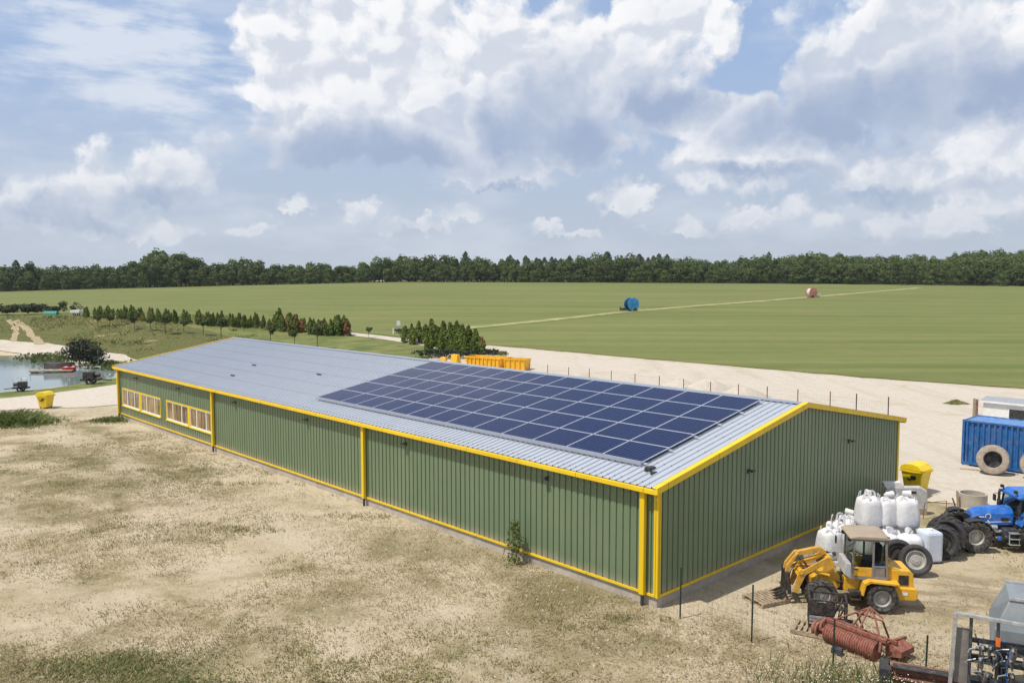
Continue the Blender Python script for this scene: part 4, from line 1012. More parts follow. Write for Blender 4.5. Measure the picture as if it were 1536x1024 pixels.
for sy in (1, -1):
    mb = MB(); y0, y1 = sorted((sy * .46, sy * .86))
    mb.prism([(-1.36, .86), (-1.40, 1.00), (-.52, 1.06), (-.34, .98), (-.27, .58), (-.33, .56), (-.40, .90), (-.55, .985), (-1.34, .94)], y0, y1); mb.build('fender', M['cab_tan'] if False else M[Y_], ld, bevel=.012)
    mb = MB(); mb.box((-.12, sy * .60, .62), (.36, .28, .06)); mb.box((-.12, sy * .64, .40), (.30, .2, .04)); mb.bar((-.27, sy * .7, .62), (-.27, sy * .7, .40), .03); mb.bar((.03, sy * .7, .62), (.03, sy * .7, .40), .03); mb.build('step', M['steel_dark'], ld)
mb = MB(); mb.prism([(-1.3, .50), (-1.3, .98), (.05, 1.06), (.16, .95), (.16, .55), (-.3, .48)], -.42, .42); mb.build('rear_frame', M[Y_], ld, bevel=.02)
mb = MB(); mb.prism([(.24, .58), (.24, .92), (.36, 1.12), (.54, 1.56), (.70, 1.56), (.78, 1.15), (1.14, .82), (1.14, .42), (.5, .42)], -.20, .20); ff = mb.build('front_frame', M[Y_], ld, bevel=.02)
mb = MB(); mb.tube([(.19, 0, .45), (.19, 0, 1.02)], .11, 12); mb.tube([(-.05, .3, .8), (.4, .26, .8)], .045, 8); mb.tube([(-.05, -.3, .8), (.4, -.26, .8)], .045, 8); mb.build('articulation', M['steel_dark'], ld, smooth=40)
mb = MB(); mb.tube([(.91, -.62, .475), (.91, .62, .475)], .11, 10); mb.tube([(-.91, -.62, .475), (-.91, .62, .475)], .11, 10); mb.build('axle', M['steel_dark'], ld, smooth=40)
for sy in (1, -1):
    mb = MB(); mb.box((.42, sy * .40, 1.42), (.10, .16, .13)); mb.bar((.42, sy * .3, 1.36), (.42, sy * .3, 1.1), .04); mb.build('headlight', M['silver'], ff, bevel=.01)
M['loader_worn'] = pm('loader_worn', (.62, .33, .03), .55, 0, .16, 6, dust=.5, rust=(.14, .08, .04, .5))
# lift arms
for sy in (1, -1):
    y0, y1 = sorted((sy * .33, sy * .39))
    mb = MB(); mb.prism([(.56, 1.60), (.60, 1.46), (1.34, .98), (1.60, .38), (1.72, .40), (1.60, .98), (1.46, 1.12), (.68, 1.62)], y0, y1); mb.build('lift_arm', M['loader_worn'], ld, bevel=.012)
    mb = MB(); mb.tube([(.60, sy * .29, .98), (1.02, sy * .29, 1.08)], .055, 10); mb.tube([(1.02, sy * .29, 1.08), (1.44, sy * .29, 1.12)], .03, 8); mb.build('lift_cylinder', M[Y_], ld, smooth=40)
mb = MB(); mb.tube([(1.5, -.42, 1.08), (1.5, .42, 1.08)], .08, 10); mb.box((1.52, 0, 1.02), (.22, .70, .12), (0, .6, 0)); mb.build('cross_tube', M[Y_], ld, smooth=40)
mb = MB(); mb.prism([(.66, 1.64), (.78, 1.80), (.92, 1.84), (1.56, 1.66), (1.62, 1.56), (1.54, 1.52), (.90, 1.68), (.80, 1.56)], -.09, .09); mb.build('tilt_lever', M['loader_worn'], ld, bevel=.012)
mb = MB(); mb.tube([(.95, 0, 1.5), (1.35, 0, 1.36)], .06, 10); mb.tube([(1.35, 0, 1.36), (1.75, 0, 1.2)], .033, 8); mb.build('tilt_cylinder', M[Y_], ld, smooth=40)
mb = MB(); mb.prism([(1.55, 1.64), (1.64, 1.60), (1.92, 1.22), (1.96, 1.0), (1.84, .98), (1.78, 1.2)], -.22, -.10); mb.prism([(1.55, 1.64), (1.64, 1.60), (1.92, 1.22), (1.96, 1.0), (1.84, .98), (1.78, 1.2)], .10, .22); mb.build('coupler_link', M['loader_worn'], ld, bevel=.01)
mb = MB(); mb.box((1.84, 0, .62), (.08, .86, .10), (0, .25, 0)); mb.box((1.90, 0, .98), (.08, .86, .10)); 
for y in (-.40, 0, .40): mb.prism([(1.78, .34), (1.90, .34), (1.97, 1.04), (1.85, 1.06)], y - .04, y + .04)
cp = mb.build('coupler_frame', M['steel_dark'], ld, bevel=.01)
mb = MB()
for y in (-.36, -.12, .12, .36):
    mb.prism([(1.90, .98), (1.97, .98), (2.0, .30), (2.34, .14), (2.35, .09), (1.94, .22)], y - .035, y + .035)
mb.bar((1.99, -.44, .42), (1.99, .44, .42), .06); mb.build('grab_fork', M['steel_dark'], cp)
mb = MB()
for y in (-.3, -.1, .12, .3): mb.tube([(1.2, y, 1.12), (1.5, y * 1.1, 1.32 + abs(y)), (1.8, y, 1.1), (1.86, y, .8)], .016, 6)
mb.build('hose', M['rubber_clean'], ld, smooth=True)
# cab
cabx0, cabx1, hy = -1.13, -.02, .58
Z0, Z1 = 1.04, 2.30
mb = MB()
for sy in (1, -1):
    mb.bar((cabx0 + .05, sy * hy, Z0), (cabx0 + .10, sy * hy * .96, Z1), .07); mb.bar((cabx1 - .01, sy * hy, Z0), (cabx1 - .06, sy * hy * .96, Z1), .06); mb.bar((-.66, sy * hy, Z0), (-.66, sy * hy * .96, Z1), .06)
    mb.bar((cabx0, sy * hy, Z0 + .02), (cabx1, sy * hy, Z0 + .02), .06, .10); mb.bar((cabx0 + .08, sy * hy * .96, Z1 - .03), (cabx1 - .05, sy * hy * .96, Z1 - .03), .06)
    mb.bar((-.62, sy * hy, Z0 + .40), (cabx0 + .07, sy * hy, Z0 + .40), .045)
for x, dx in ((cabx0 + .05, .05), (cabx1 - .01, -.05)):
    mb.bar((x, -hy, Z0 + .05), (x, hy, Z0 + .05), .06); mb.bar((x + dx, -hy * .95, Z1 - .03), (x + dx, hy * .95, Z1 - .03), .06)
cab = mb.build('cab_frame', M['cab_grey'], ld, bevel=.008)
mb = MB(); mb.prism([(cabx0 - .02, Z1), (cabx0 - .02, Z1 + .07), (cabx0 + .15, Z1 + .12), (cabx1 - .15, Z1 + .12), (cabx1 + .10, Z1 + .06), (cabx1 + .10, Z1)], -.64, .64); mb.build('cab_roof', M['cab_tan'], ld, bevel=.03)
mb = MB(); mb.prism([(cabx0 + .05, .98), (cabx1 + .02, .98), (cabx1 + .22, 1.12), (cabx1 + .16, 1.50), (cabx1 + .0, 1.48), (cabx1, 1.04), (cabx0 + .05, 1.05)], -.52, .52); mb.build('cab_floor', M['silver'], ld, bevel=.02)
for sy in (1, -1):
    mb = MB(); mb.bb((-.62, sy * hy - .012, Z0 + .06), (cabx0 + .12, sy * hy + .012, Z0 + .38)); mb.build('side_panel', M['cab_grey'], cab)
    mb = MB(); y0, y1 = sorted((sy * hy - .02, sy * hy + .014)); mb.bb((-.62, y0, Z0 + .075), (-.06, y1, Z0 + .36)); d = mb.build('door', M[Y_], cab, bevel=.008)
    mb = MB(); mb.box((-.14, sy * (hy + .02), Z0 + .30), (.12, .03, .03)); mb.build('handle', M['black_metal'], d)
    mb = MB(); mb.add([(-.62, sy * hy, Z0 + .38), (-.06, sy * hy, Z0 + .38), (-.09, sy * hy * .96, Z1 - .07), (-.62, sy * hy * .96, Z1 - .07)], [(0, 1, 2, 3)]); mb.add([(-.70, sy * hy, Z0 + .43), (cabx0 + .1, sy * hy, Z0 + .43), (cabx0 + .13, sy * hy * .96, Z1 - .07), (-.70, sy * hy * .96, Z1 - .07)], [(0, 1, 2, 3)]); mb.build('side_glass', M['glass'], cab)
mb = MB(); mb.add([(cabx1 - .01, -hy + .04, 1.5), (cabx1 - .01, hy - .04, 1.5), (cabx1 - .06, hy * .92, Z1 - .07), (cabx1 - .06, -hy * .92, Z1 - .07)], [(0, 1, 2, 3)]); mb.build('windscreen', M['glass'], cab)
mb = MB(); mb.add([(cabx0 + .05, -hy + .04, Z0 + .1), (cabx0 + .05, hy - .04, Z0 + .1), (cabx0 + .1, hy * .92, Z1 - .07), (cabx0 + .1, -hy * .92, Z1 - .07)], [(0, 1, 2, 3)]); mb.build('rear_glass', M['glass'], cab)
mb = MB(); mb.prism([(-.95, 1.06), (-.95, 1.42), (-.50, 1.42), (-.45, 1.06)], -.25, .25); mb.prism([(-.98, 1.42), (-1.04, 2.02), (-.93, 2.05), (-.84, 1.44)], -.23, .23); mb.build('driver_seat', M['seat'], ld, bevel=.04)
mb = MB(); mb.tube([(-.12, 0, 1.2), (-.25, 0, 1.66)], .03, 8); mb.lathe([(.155, 0), (.172, .012), (.155, .024)], 20, Matrix.Translation((-.25, 0, 1.67)) @ Matrix.Rotation(R(-20), 4, 'Y'), closed=True); mb.box((-.10, 0, 1.5), (.12, .5, .16)); mb.build('steering_wheel', M['black_metal'], ld, smooth=40)
mb = MB(); mb.prism([(-1.05, 1.40), (-.95, 1.58), (-.72, 1.44), (-.68, 1.40)], .28, .5); mb.build('folded_jacket', M['jacket'], ld, bevel=.05)
for sy in (1, -1):
    mb = MB(); mb.tube([(cabx1, sy * .58, 2.16), (cabx1 + .20, sy * .78, 2.12), (cabx1 + .20, sy * .78, 1.98)], .013, 6); mb.box((cabx1 + .2, sy * .78, 1.86), (.03, .14, .24)); mb.build('mirror', M['black_metal'], cab)
    mb = MB(); mb.box((cabx1 + .06, sy * .4, Z1 - .06), (.10, .13, .10)); mb.build('work_light', M['black_metal'], cab)
mb = MB(); mb.lathe([(.05, 0), (.05, .07), (.06, .08), (.06, .1), (.0, .1)], 12, Matrix.Translation((cabx0 + .05, .56, Z1 + .0))); mb.build('roof_light', M['black_metal'], cab)

# ------------------------------------------------------------------ blue tractor (x forward)
tr = thing('tractor', 'blue farm tractor with large treaded tyres parked at the right edge, bonnet facing left', 'tractor', (19.19, 32.04, 0), R(176), None, .92)
TX = 1.35
def twheel(x, y, r, w, rr, face, rot=0): return wheel(tr, (x, y, r), r, w, rr, 16, face, 'rubber', 'rim_grey', rot=rot, lh=.045)
for sy in (1, -1):
    twheel(TX, sy * .88, .66, .46, .34, sy, .4 * sy); twheel(-TX, sy * .92, .92, .60, .46, sy, .2)
mb = MB()
sec = [(TX - .08, .30, 1.02, 1.42), (TX - .14, .34, .98, 1.54), (TX - .4, .40, 1.0, 1.68), (TX - .9, .44, 1.04, 1.75), (TX - 1.75, .46, 1.07, 1.78)]
rings = []
for (x, hw_, z0, z1) in sec: rings.append([(x, -hw_, z0), (x, -hw_, z1 - .22), (x, -hw_ * .72, z1 - .05), (x, -hw_ * .3, z1), (x, hw_ * .3, z1), (x, hw_ * .72, z1 - .05), (x, hw_, z1 - .22), (x, hw_, z0)])
n = 8
mb.add([v for r_ in rings for v in r_], [(i * n + k, i * n + (k + 1) % n, (i + 1) * n + (k + 1) % n, (i + 1) * n + k) for i in range(len(sec) - 1) for k in range(n)] + [tuple(range(n)), tuple((len(sec) - 1) * n + k for k in range(n))])
bn = mb.build('bonnet', M['blue_paint'], tr, smooth=30, bevel=.012)
mb = MB(); mb.box((TX - .085, 0, 1.22), (.03, .50, .34)); mb.add([(TX - .13, .352, 1.08), (TX - .40, .412, 1.1), (TX - .40, .414, 1.4), (TX - .15, .352, 1.34)], [(0, 1, 2, 3)]); mb.box((TX - 1.4, .47, 1.30), (.28, .02, .14)); mb.build('grille', M['black_metal'], bn)
mb = MB(); mb.add([(TX - .4, .44, 1.14), (TX - 1.65, .475, 1.2), (TX - 1.65, .475, 1.23), (TX - .4, .44, 1.18)], [(0, 1, 2, 3)]); mb.build('side_stripe', M['white_paint'], bn)
mb = MB()   # round pale badge with a swoosh on the bonnet side
cx_, cz_ = TX - .72, 1.42
ring = []
for i in range(14):
    a = R(-40 + i * 20); mb.k = 0
    a2 = R(-40 + (i + 1) * 20)
    mb.add([(cx_ + rr_ * math.cos(q), .436 + .012 * (1 if rr_ > .1 else 1), cz_ + rr_ * math.sin(q)) for q, rr_ in ((a, .09), (a, .125), (a2, .125), (a2, .09))], [(0, 1, 2, 3)])
mb.add([(cx_ - .02, .442, cz_ - .16), (cx_ - .12, .442, cz_ - .30), (cx_ - .04, .444, cz_ - .32), (cx_ + .03, .443, cz_ - .18)], [(0, 1, 2, 3)])
mb.add([(cx_ + .14, .441, cz_ - .05), (cx_ + .38, .431, cz_ - .05), (cx_ + .34, .431, cz_ + .0), (cx_ + .15, .441, cz_ + .0)], [(0, 1, 2, 3)])
mb.build('badge', M['white_paint'], bn)
mb = MB(); mb.prism([(TX - .1, .5), (TX - .1, .98), (-1.9, 1.05), (-1.9, .62), (.1, .50)], -.30, .30); mb.build('chassis', M['drill_dark'], tr, bevel=.02)
mb = MB(); mb.tube([(TX, -.8, .66), (TX, .8, .66)], .10, 10); mb.tube([(-TX, -.85, .92), (-TX, .85, .92)], .13, 10); mb.build('axle', M['drill_dark'], tr, smooth=40)
for sy in (1, -1):
    mb = MB(); pts = [(TX + .74 * math.cos(R(a)), .66 + .76 * math.sin(R(a))) for a in range(60, 196, 15)]; o_ = [(TX + .70 * math.cos(R(a)), .66 + .72 * math.sin(R(a))) for a in range(195, 59, -15)]
    y0, y1 = sorted((sy * .68, sy * 1.10)); mb.prism(pts + o_, y0, y1); mb.bar((TX, sy * .5, 1.2), (TX, sy * .75, 1.41), .05); mb.build('fender', M['black_metal'], tr)
    mb = MB(); y0, y1 = sorted((sy * .62, sy * 1.2)); pts = [(-TX + 1.02 * math.cos(R(a)), .92 + 1.02 * math.sin(R(a))) for a in range(15, 150, 15)]; o_ = [(-TX + .97 * math.cos(R(a)), .92 + .97 * math.sin(R(a))) for a in range(149, 14, -15)]
    mb.prism(pts + o_, y0, y1); mb.build('rear_fender', M['blue_paint'], tr)
    mb = MB(); mb.box((-.35, sy * .62, .78), (.95, .34, .40)); mb.tube([(-.75, sy * .75, .62), (.1, sy * .75, .62)], .10, 10); mb.build('fuel_tank', M['drill_dark'], tr, bevel=.05)
    mb = MB()
    for k in range(3): mb.box((-.25, sy * .86, .36 + k * .24), (.42, .26, .03))
    for x in (-.45, -.05): mb.bar((x, sy * .9, .34), (x, sy * .88, .88), .03)
    mb.build('step', M['galv'], tr)
    mb = MB(); mb.tube([(.45, sy * .46, 1.0), (.3, sy * .5, .8), (.05, sy * .5, .8)], .07, 10); mb.lathe([(.001, -.12), (.09, -.12), (.09, .12), (.001, .12)], 14, Mx((.42, sy * .52, .98), 'x')); mb.build('filter', M['galv'], tr, smooth=40)
    mb = MB(); mb.box((.18, sy * .56, .52), (.14, .14, .16)); mb.build('blue_cap', M['blue_paint'], tr, bevel=.03)
mb = MB()
cx0, cx1, hw2, z0, z1 = -2.0, -.42, .74, 1.05, 2.2
for sy in (1, -1):
    mb.bar((cx1, sy * hw2, z0), (cx1 - .14, sy * hw2 * .94, z1), .07); mb.bar((-1.35, sy * hw2, z0), (-1.38, sy * hw2 * .94, z1), .06); mb.bar((cx0 + .1, sy * hw2, z0 + .5), (cx0 + .15, sy * hw2 * .94, z1), .07); mb.bar((cx1, sy * hw2, z0), (-1.35, sy * hw2, z0), .06)
mb.bar((cx1, -hw2, z0 + .4), (cx1, hw2, z0 + .4), .06); mb.box((-.9, 0, z0 - .04), (1.0, 1.4, .08)); mb.bar((cx0 + .1, -hw2, z0 + .5), (cx0 + .1, hw2, z0 + .5), .06)
tc_ = mb.build('cab_frame', M['black_metal'], tr, bevel=.008)
mb = MB(); mb.prism([(cx1 - .0, z1), (cx1 + .02, z1 + .10), (cx1 - .3, z1 + .24), (cx0 + .3, z1 + .25), (cx0, z1 + .12), (cx0 + .02, z1)], -.80, .80); mb.build('cab_roof', M['blue_paint'], tr, bevel=.05)
mb = MB()
for sy in (1, -1): mb.add([(cx1 - .02, sy * hw2, z0 + .05), (-1.33, sy * hw2, z0 + .05), (-1.36, sy * hw2 * .94, z1), (cx1 - .14, sy * hw2 * .94, z1)], [(0, 1, 2, 3)]); mb.add([(-1.38, sy * hw2, z0 + .5), (cx0 + .1, sy * hw2, z0 + .5), (cx0 + .15, sy * hw2 * .94, z1), (-1.4, sy * hw2 * .94, z1)], [(0, 1, 2, 3)])
mb.build('side_glass', M['glass'], tc_)
mb = MB(); mb.add([(cx1, -hw2, z0 + .45), (cx1, hw2, z0 + .45), (cx1 - .14, hw2 * .94, z1), (cx1 - .14, -hw2 * .94, z1)], [(0, 1, 2, 3)]); mb.build('windscreen', M['glass'], tc_)
mb = MB(); mb.prism([(-1.75, 1.05), (-1.75, 1.4), (-1.25, 1.4), (-1.2, 1.05)], -.27, .27); mb.prism([(-1.78, 1.4), (-1.85, 1.95), (-1.72, 1.97), (-1.62, 1.42)], -.25, .25); mb.build('driver_seat', M['seat'], tr, bevel=.05)
mb = MB(); mb.tube([(-.6, 0, 1.1), (-.82, 0, 1.6)], .04, 8); mb.lathe([(.19, 0), (.21, .014), (.19, .03)], 20, Matrix.Translation((-.83, 0, 1.61)) @ Matrix.Rotation(R(-25), 4, 'Y'), closed=True); mb.box((-.54, 0, 1.45), (.14, .6, .2)); mb.build('steering_wheel', M['black_metal'], tr, smooth=40)
mb = MB(); mb.tube([(-.32, -.62, 1.1), (-.32, -.62, 2.2), (-.38, -.64, 2.35)], .055, 10); mb.tube([(-.32, -.62, 1.4), (-.32, -.62, 1.9)], .08, 10); mb.build('exhaust', M['steel_dark'], tr, smooth=40)
for sy in (1, -1):
    mb = MB(); mb.tube([(cx1 - .12, sy * .72, 2.1), (cx1 + .1, sy * 1.0, 2.08), (cx1 + .1, sy * 1.0, 1.95)], .016, 6); mb.box((cx1 + .1, sy * 1.0, 1.88), (.05, .2, .28)); mb.build('mirror', M['black_metal'], tc_)
    mb = MB(); mb.box((cx1 + .02, sy * .55, z1 + .3), (.10, .16, .12)); mb.bar((cx1 - .05, sy * .55, z1 + .15), (cx1 - .02, sy * .55, z1 + .28), .03); mb.build('work_light', M['black_metal'], tc_)
mb = MB(); mb.box((TX + .12, 0, .72), (.26, .56, .36)); mb.build('front_weight', M['drill_dark'], tr, bevel=.04)

# ------------------------------------------------------------------ loose tyres
def loose(name, lab, p, rz, r, w, rr, lean, lugs, tm, rm=None, group=None, z=None):
    t_ = thing(name, lab, 'tyre' if not rm else 'wheel', p, rz, group)
    c = math.cos(lean); zc = r * c + w / 2 * abs(math.sin(lean))
    e = tyre_mb(r, w, rr, lugs, .045 if lugs else .02, rm is not None).build('tyre', M[tm], t_, smooth=35); e.location = (0, 0, zc); e.rotation_euler = (lean, 0, 0)
    if rm: e = rim_mb(rr, w, .35, -1).build('rim', M[rm], t_, smooth=35); e.location = (0, 0, zc); e.rotation_euler = (lean, 0, 0)
    return t_
# the tyre axis is local y; the face looks towards local -y
loose('loose_wheel', 'wheel with a grey steel rim leaning on the front of the white bags', (14.35, 28.75, 0), R(-14), .55, .34, .34, R(-14), 0, 'rubber_clean', 'rim_grey')
loose('loose_wheel', 'black wheel mostly hidden just behind the grey rimmed one in front of the bags', (14.02, 29.35, 0), R(-14), .55, .32, .33, R(-10), 0, 'rubber_clean', 'steel_dark')
loose('spare_tyre', 'black treaded tractor tyre lying against the clear plastic container, rim side visible', (16.25, 30.6, 0), R(-28), .62, .44, .38, R(-8), 15, 'rubber_clean', 'steel_dark')
loose('spare_tyre', 'wide black treaded tractor tyre standing between the other tyre and the blue tractor', (16.75, 31.2, 0), R(-28), .70, .54, .38, R(-6), 16, 'rubber_clean', 'steel_dark')
def bigtyre(lab, p):
    t_ = thing('worn_tyre', lab, 'tyre', p, R(-33))
    mb = MB(); r, h = .80, .26
    mb.lathe([(.43, -h * .7), (.47, -h), (.62, -h * 1.08), (.75, -h * .9), (.80, -h * .5), (.80, h * .5), (.75, h * .9), (.62, h * 1.08), (.47, h), (.43, h * .7), (.60, h * .5), (.66, 0), (.60, -h * .5)], 40, Mx((0, 0, 0), 'y'), closed=True)
    e = mb.build('casing', M['cream_tyre'], t_, smooth=40); e.location = (0, 0, .83); e.rotation_euler = (R(-12), 0, 0)
    mb = MB(); mb.lathe([(.44, -h * .66), (.58, -h * .45), (.64, 0), (.58, h * .45), (.44, h * .66)], 36, Mx((0, 0, 0), 'y')); e2 = mb.build('inner_lining', M['brown_in'], e, smooth=True); mb = MB(); mb.lathe([(.001, h * .62), (.5, h * .62), (.5, h * .74), (.001, h * .74)], 30, Mx((0, 0, 0), 'y')); mb.build('dark_backing', M['steel_dark'], e, smooth=40)  # dark backing disc added behind the opening so the tyre hole looks dark
bigtyre('large dust covered worn tyre leaning on the blue container, nearer its left end', (25.95, 44.0, 0)); bigtyre('large dust covered worn tyre against the blue container at the right picture edge', (27.55, 42.75, 0))

# ------------------------------------------------------------------ blue shipping container and white cabin behind
ct = thing('shipping_container', 'blue corrugated shipping container with two worn tyres leaning on its side', 'container', (25.5, 46.3, .12), .7554)
CW, CL, CH = 2.44, 6.06, 2.5      # local x = depth (W), y = -length
TRAP = [(0, 0), (.05, .085), (.14, .085), (.19, 0)]
def csheet(place, a, b, z0, z1):
    mb = MB(); pts = ribs(a, b, .28, TRAP); vs = []
    for q, o in pts: vs += [place(q, o, z0), place(q, o, z1)]
    mb.add(vs, [(2 * i, 2 * i + 2, 2 * i + 3, 2 * i + 1) for i in range(len(pts) - 1)]); return mb
csheet(lambda q, o, z: (.02 + o, -q, z), .1, CL - .1, .12, CH - .06).build('side_wall', M['container_blue'], ct, recalc=False)
csheet(lambda q, o, z: (CW - .02 - o, -q, z), .1, CL - .1, .12, CH - .06).build('side_wall', M['container_blue'], ct, recalc=False)
csheet(lambda q, o, z: (q, -.02 - o, z), .1, CW - .1, .12, CH - .06).build('end_wall', M['container_blue'], ct, recalc=False)
csheet(lambda q, o, z: (q, -CL + .02 + o, z), .1, CW - .1, .12, CH - .06).build('end_wall', M['container_blue'], ct, recalc=False)
mb = MB(); pts = ribs(.1, CL - .1, .42, [(0, 0), (.1, .03), (.21, .03), (.31, 0)]); vs = []
for q, o in pts: vs += [(.05, -q, CH - .03 - o), (CW - .05, -q, CH - .03 - o)]
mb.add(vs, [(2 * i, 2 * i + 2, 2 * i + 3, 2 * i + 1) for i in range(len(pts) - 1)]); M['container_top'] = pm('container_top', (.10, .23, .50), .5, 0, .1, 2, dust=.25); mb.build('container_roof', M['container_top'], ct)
mb = MB()
for x in (.05, CW - .05):
    mb.bb((x - .05, -.1, 0), (x + .05, -CL + .1, .14)); mb.bb((x - .05, -.1, CH - .09), (x + .05, -CL + .1, CH + .0))
    for y in (-.05, -CL + .05): mb.bb((x - .06, y - .06, -.02), (x + .06, y + .06, CH + .012))
for y in (-.05, -CL + .05): mb.bb((.11, y - .05, .01), (CW - .11, y + .05, .14)); mb.bb((.11, y - .05, CH - .09), (CW - .11, y + .05, CH - .004))
mb.build('frame', M['container_blue'], ct)
mb = MB(); mb.bb((.02, -.05, -.13), (.5, -.4, -.02)); mb.bb((.02, -CL + .4, -.13), (.5, -CL + .05, -.02)); mb.bb((CW - .5, -.05, -.13), (CW - .02, -.4, -.02)); mb.build('foot_block', M['concrete'], ct)
o = MB().bar((24.9, 45.3, .04), (27.3, 43.9, .05), .22, .06).build('plank', M['wood']); tag(o, 'weathered plank lying on the ground along the blue container', 'plank')
p = at_depth(1508, 55); cb = thing('site_cabin', 'white cabin with a grey roof and dark windows standing behind the blue container', 'cabin', (p.x - 1.2, p.y, 0), .7554)
mb = MB(); mb.bb((0, 0, .25), (2.4, -6, 2.35)); mb.build('cabin_wall', M['white_paint'], cb, bevel=.02)
mb = MB(); mb.prism([(-.15, 2.35), (-.15, 2.46), (1.2, 2.62), (2.55, 2.46), (2.55, 2.35)], .18, -6.2); rf = mb.build('cabin_roof', M['galv'], cb)
mb = MB(); mb.bb((-.19, .2, 2.33), (-.12, -6.2, 2.45)); mb.build('roof_edge', M['white_paint'], rf)
for y in (-1.5, -3.1, -4.7):
    mb = MB(); mb.bb((-.03, y, 1.0), (.03, y - 1.2, 2.1)); w_ = mb.build('window', M['white_paint'], cb); mb = MB(); mb.bb((-.04, y - .07, 1.07), (-.02, y - 1.13, 2.03)); mb.build('pane', M['black_metal'], w_)
mb = MB(); mb.box((-.30, .30, 1.25), (.13, .13, 2.5)); mb.build('corner_post', M['rust'], cb)
p = at_depth(1467, 52); o = MB().tube([(p.x, p.y, -.1), (p.x, p.y, 3.0)], .07, 8).build('wooden_post', M['wood'], smooth=40); tag(o, 'plain wooden post sticking up behind the blue container', 'post')

# ------------------------------------------------------------------ yellow bins
def bin_(lab, p, rz, s=1.):
    t_ = thing('wheeled_bin', lab, 'bin', p, rz, 'yellow bins by the warehouse', s)
    mb = MB(); a = [(-.34, -.36, .12), (.34, -.36, .12), (.34, .36, .12), (-.34, .36, .12)]; b = [(-.47, -.48, 1.05), (.47, -.48, 1.05), (.47, .48, 1.05), (-.47, .48, 1.05)]
    mb.tapered(a, b); body = mb.build('body', M['bin_yellow'], t_, bevel=.04)
    mb = MB(); mb.bb((-.52, -.53, 1.02), (.52, .53, 1.10)); mb.build('rim', M['bin_yellow'], body, bevel=.015)
    mb = MB(); pr = [(-.52, 1.11), (-.52, 1.16), (-.30, 1.36), (-.05, 1.42), (.25, 1.40), (.46, 1.30), (.52, 1.18), (.52, 1.11)]
    mb.prism(pr, -.51, .51, 'x'); lid = mb.build('lid', M['bin_yellow'], t_, bevel=.03)
    mb = MB(); mb.tube([(-.3, -.53, 1.14), (-.3, -.61, 1.14), (.3, -.61, 1.14), (.3, -.53, 1.14)], .018, 6); mb.build('handle', M['bin_yellow'], lid)
    for x in (-.26, .26):
        for y in (-.27, .27):
            mb = MB(); mb.lathe([(.001, -.03), (.09, -.03), (.09, .03), (.001, .03)], 14, Mx((x, y, .09), 'y')); mb.bar((x, y, .1), (x, y, .18), .07); mb.build('wheel', M['black_metal'], t_, smooth=40)
    mb = MB()     # dark round emblem with a tail on the gable side
    mb.lathe([(.001, .02), (.13, .02), (.13, -.0), (.001, -.0)], 18, Mx((-.447, -.08, .80), 'x')); mb.box((-.44, .10, .68), (.03, .2, .08), (.3, 0, 0)); mb.build('emblem', M['black_metal'], body)
    return t_
bin_('yellow lidded bin standing at the back corner of the dark gable wall', (19.95, 40.2, 0), R(38), 1.08)
bin_('yellow lidded bin on the gravel road at the far left, by the pond', G(69, 612), R(80), .98)

# ------------------------------------------------------------------ white bulk bags
def bag_mesh(w, h, seed, spout=True):
    rg = np.random.default_rng(seed); n = 28; rows = [(0, .82), (.04, .97), (.15, 1.02), (.35, 1.05), (.55, 1.03), (.75, 1.0), (.88, .97), (.95, .88), (1.0, .66), (1.04, .40), (1.06, .22)]
    vs = []; ph = rg.uniform(0, 6.28, 6)
    for t, k in rows:
        for i in range(n):
            a = 2 * math.pi * i / n; p = 5.0 - 2.6 * t
            c, s = math.cos(a), math.sin(a); rr = (abs(c) ** p + abs(s) ** p) ** (-1 / p)
            wr = 1 + .018 * math.sin(7 * a + ph[0] + 5 * t) + .014 * math.sin(13 * a + ph[1] - 9 * t) + (.05 * math.sin(9 * a + ph[2]) if t > .9 else 0)
            r = w / 2 * k * rr * wr; vs.append((r * c, r * s, h * t + (.02 * math.sin(5 * a + ph[3]) if t > .8 else 0)))
    L = len(rows); fs = [(i * n + k, i * n + (k + 1) % n, (i + 1) * n + (k + 1) % n, (i + 1) * n + k) for i in range(L - 1) for k in range(n)] + [tuple(range(n))[::-1], tuple((L - 1) * n + k for k in range(n))]
    mb = MB(); mb.add(vs, fs); return mb.mesh('bag_body', M['white_fabric'], 60)
def bag(lab, p, z=0, w=.84, h=1.02, seed=1, rz=0, loops=True, tall=0.):
    t_ = thing('bulk_bag', lab, 'bulk bag', (p[0], p[1], z), rz, 'white bulk bags piled beside the loader')
    link('bag_body', bag_mesh(w, h, seed), t_)
    rg = random.Random(seed)
    mb = MB(); top = h * 1.05; pts = [(0, 0, top - .03)]; 
    for i in range(1, 5): pts.append((rg.uniform(-.04, .04) * i, rg.uniform(-.04, .04) * i, top + .06 * i * (1 - .1 * i)))
    mb.tube(pts, [.15, .11, .075, .10, .13], 10); mb.build('spout', M['white_fabric'], t_, smooth=50)
    if loops:
        for i in range(4):
            a = R(45 + 90 * i) + rg.uniform(-.1, .1); r = w * .44; c, s = math.cos(a), math.sin(a); hh = .05 + .06 * rg.random() + tall
            mb = MB(); 
            q = [(r * c - s * .13, r * s + c * .13, h * .9), (r * c * .9 - s * .09, r * s * .9 + c * .09, h + hh * .8), (r * c * .8, r * s * .8, h + hh), (r * c * .9 + s * .09, r * s * .9 - c * .09, h + hh * .75), (r * c + s * .13, r * s - c * .13, h * .9)]
            for k in range(4): mb.bar(q[k], q[k + 1], .075, .012, (c, s, 0))
            mb.build('loop', M['white_fabric'], t_)
    return t_
b1 = bag('white bulk bag standing alone at the left front of the pile, behind the lift arms', (12.05, 30.75), 0, .82, 1.05, 1, .3)
mb = MB()
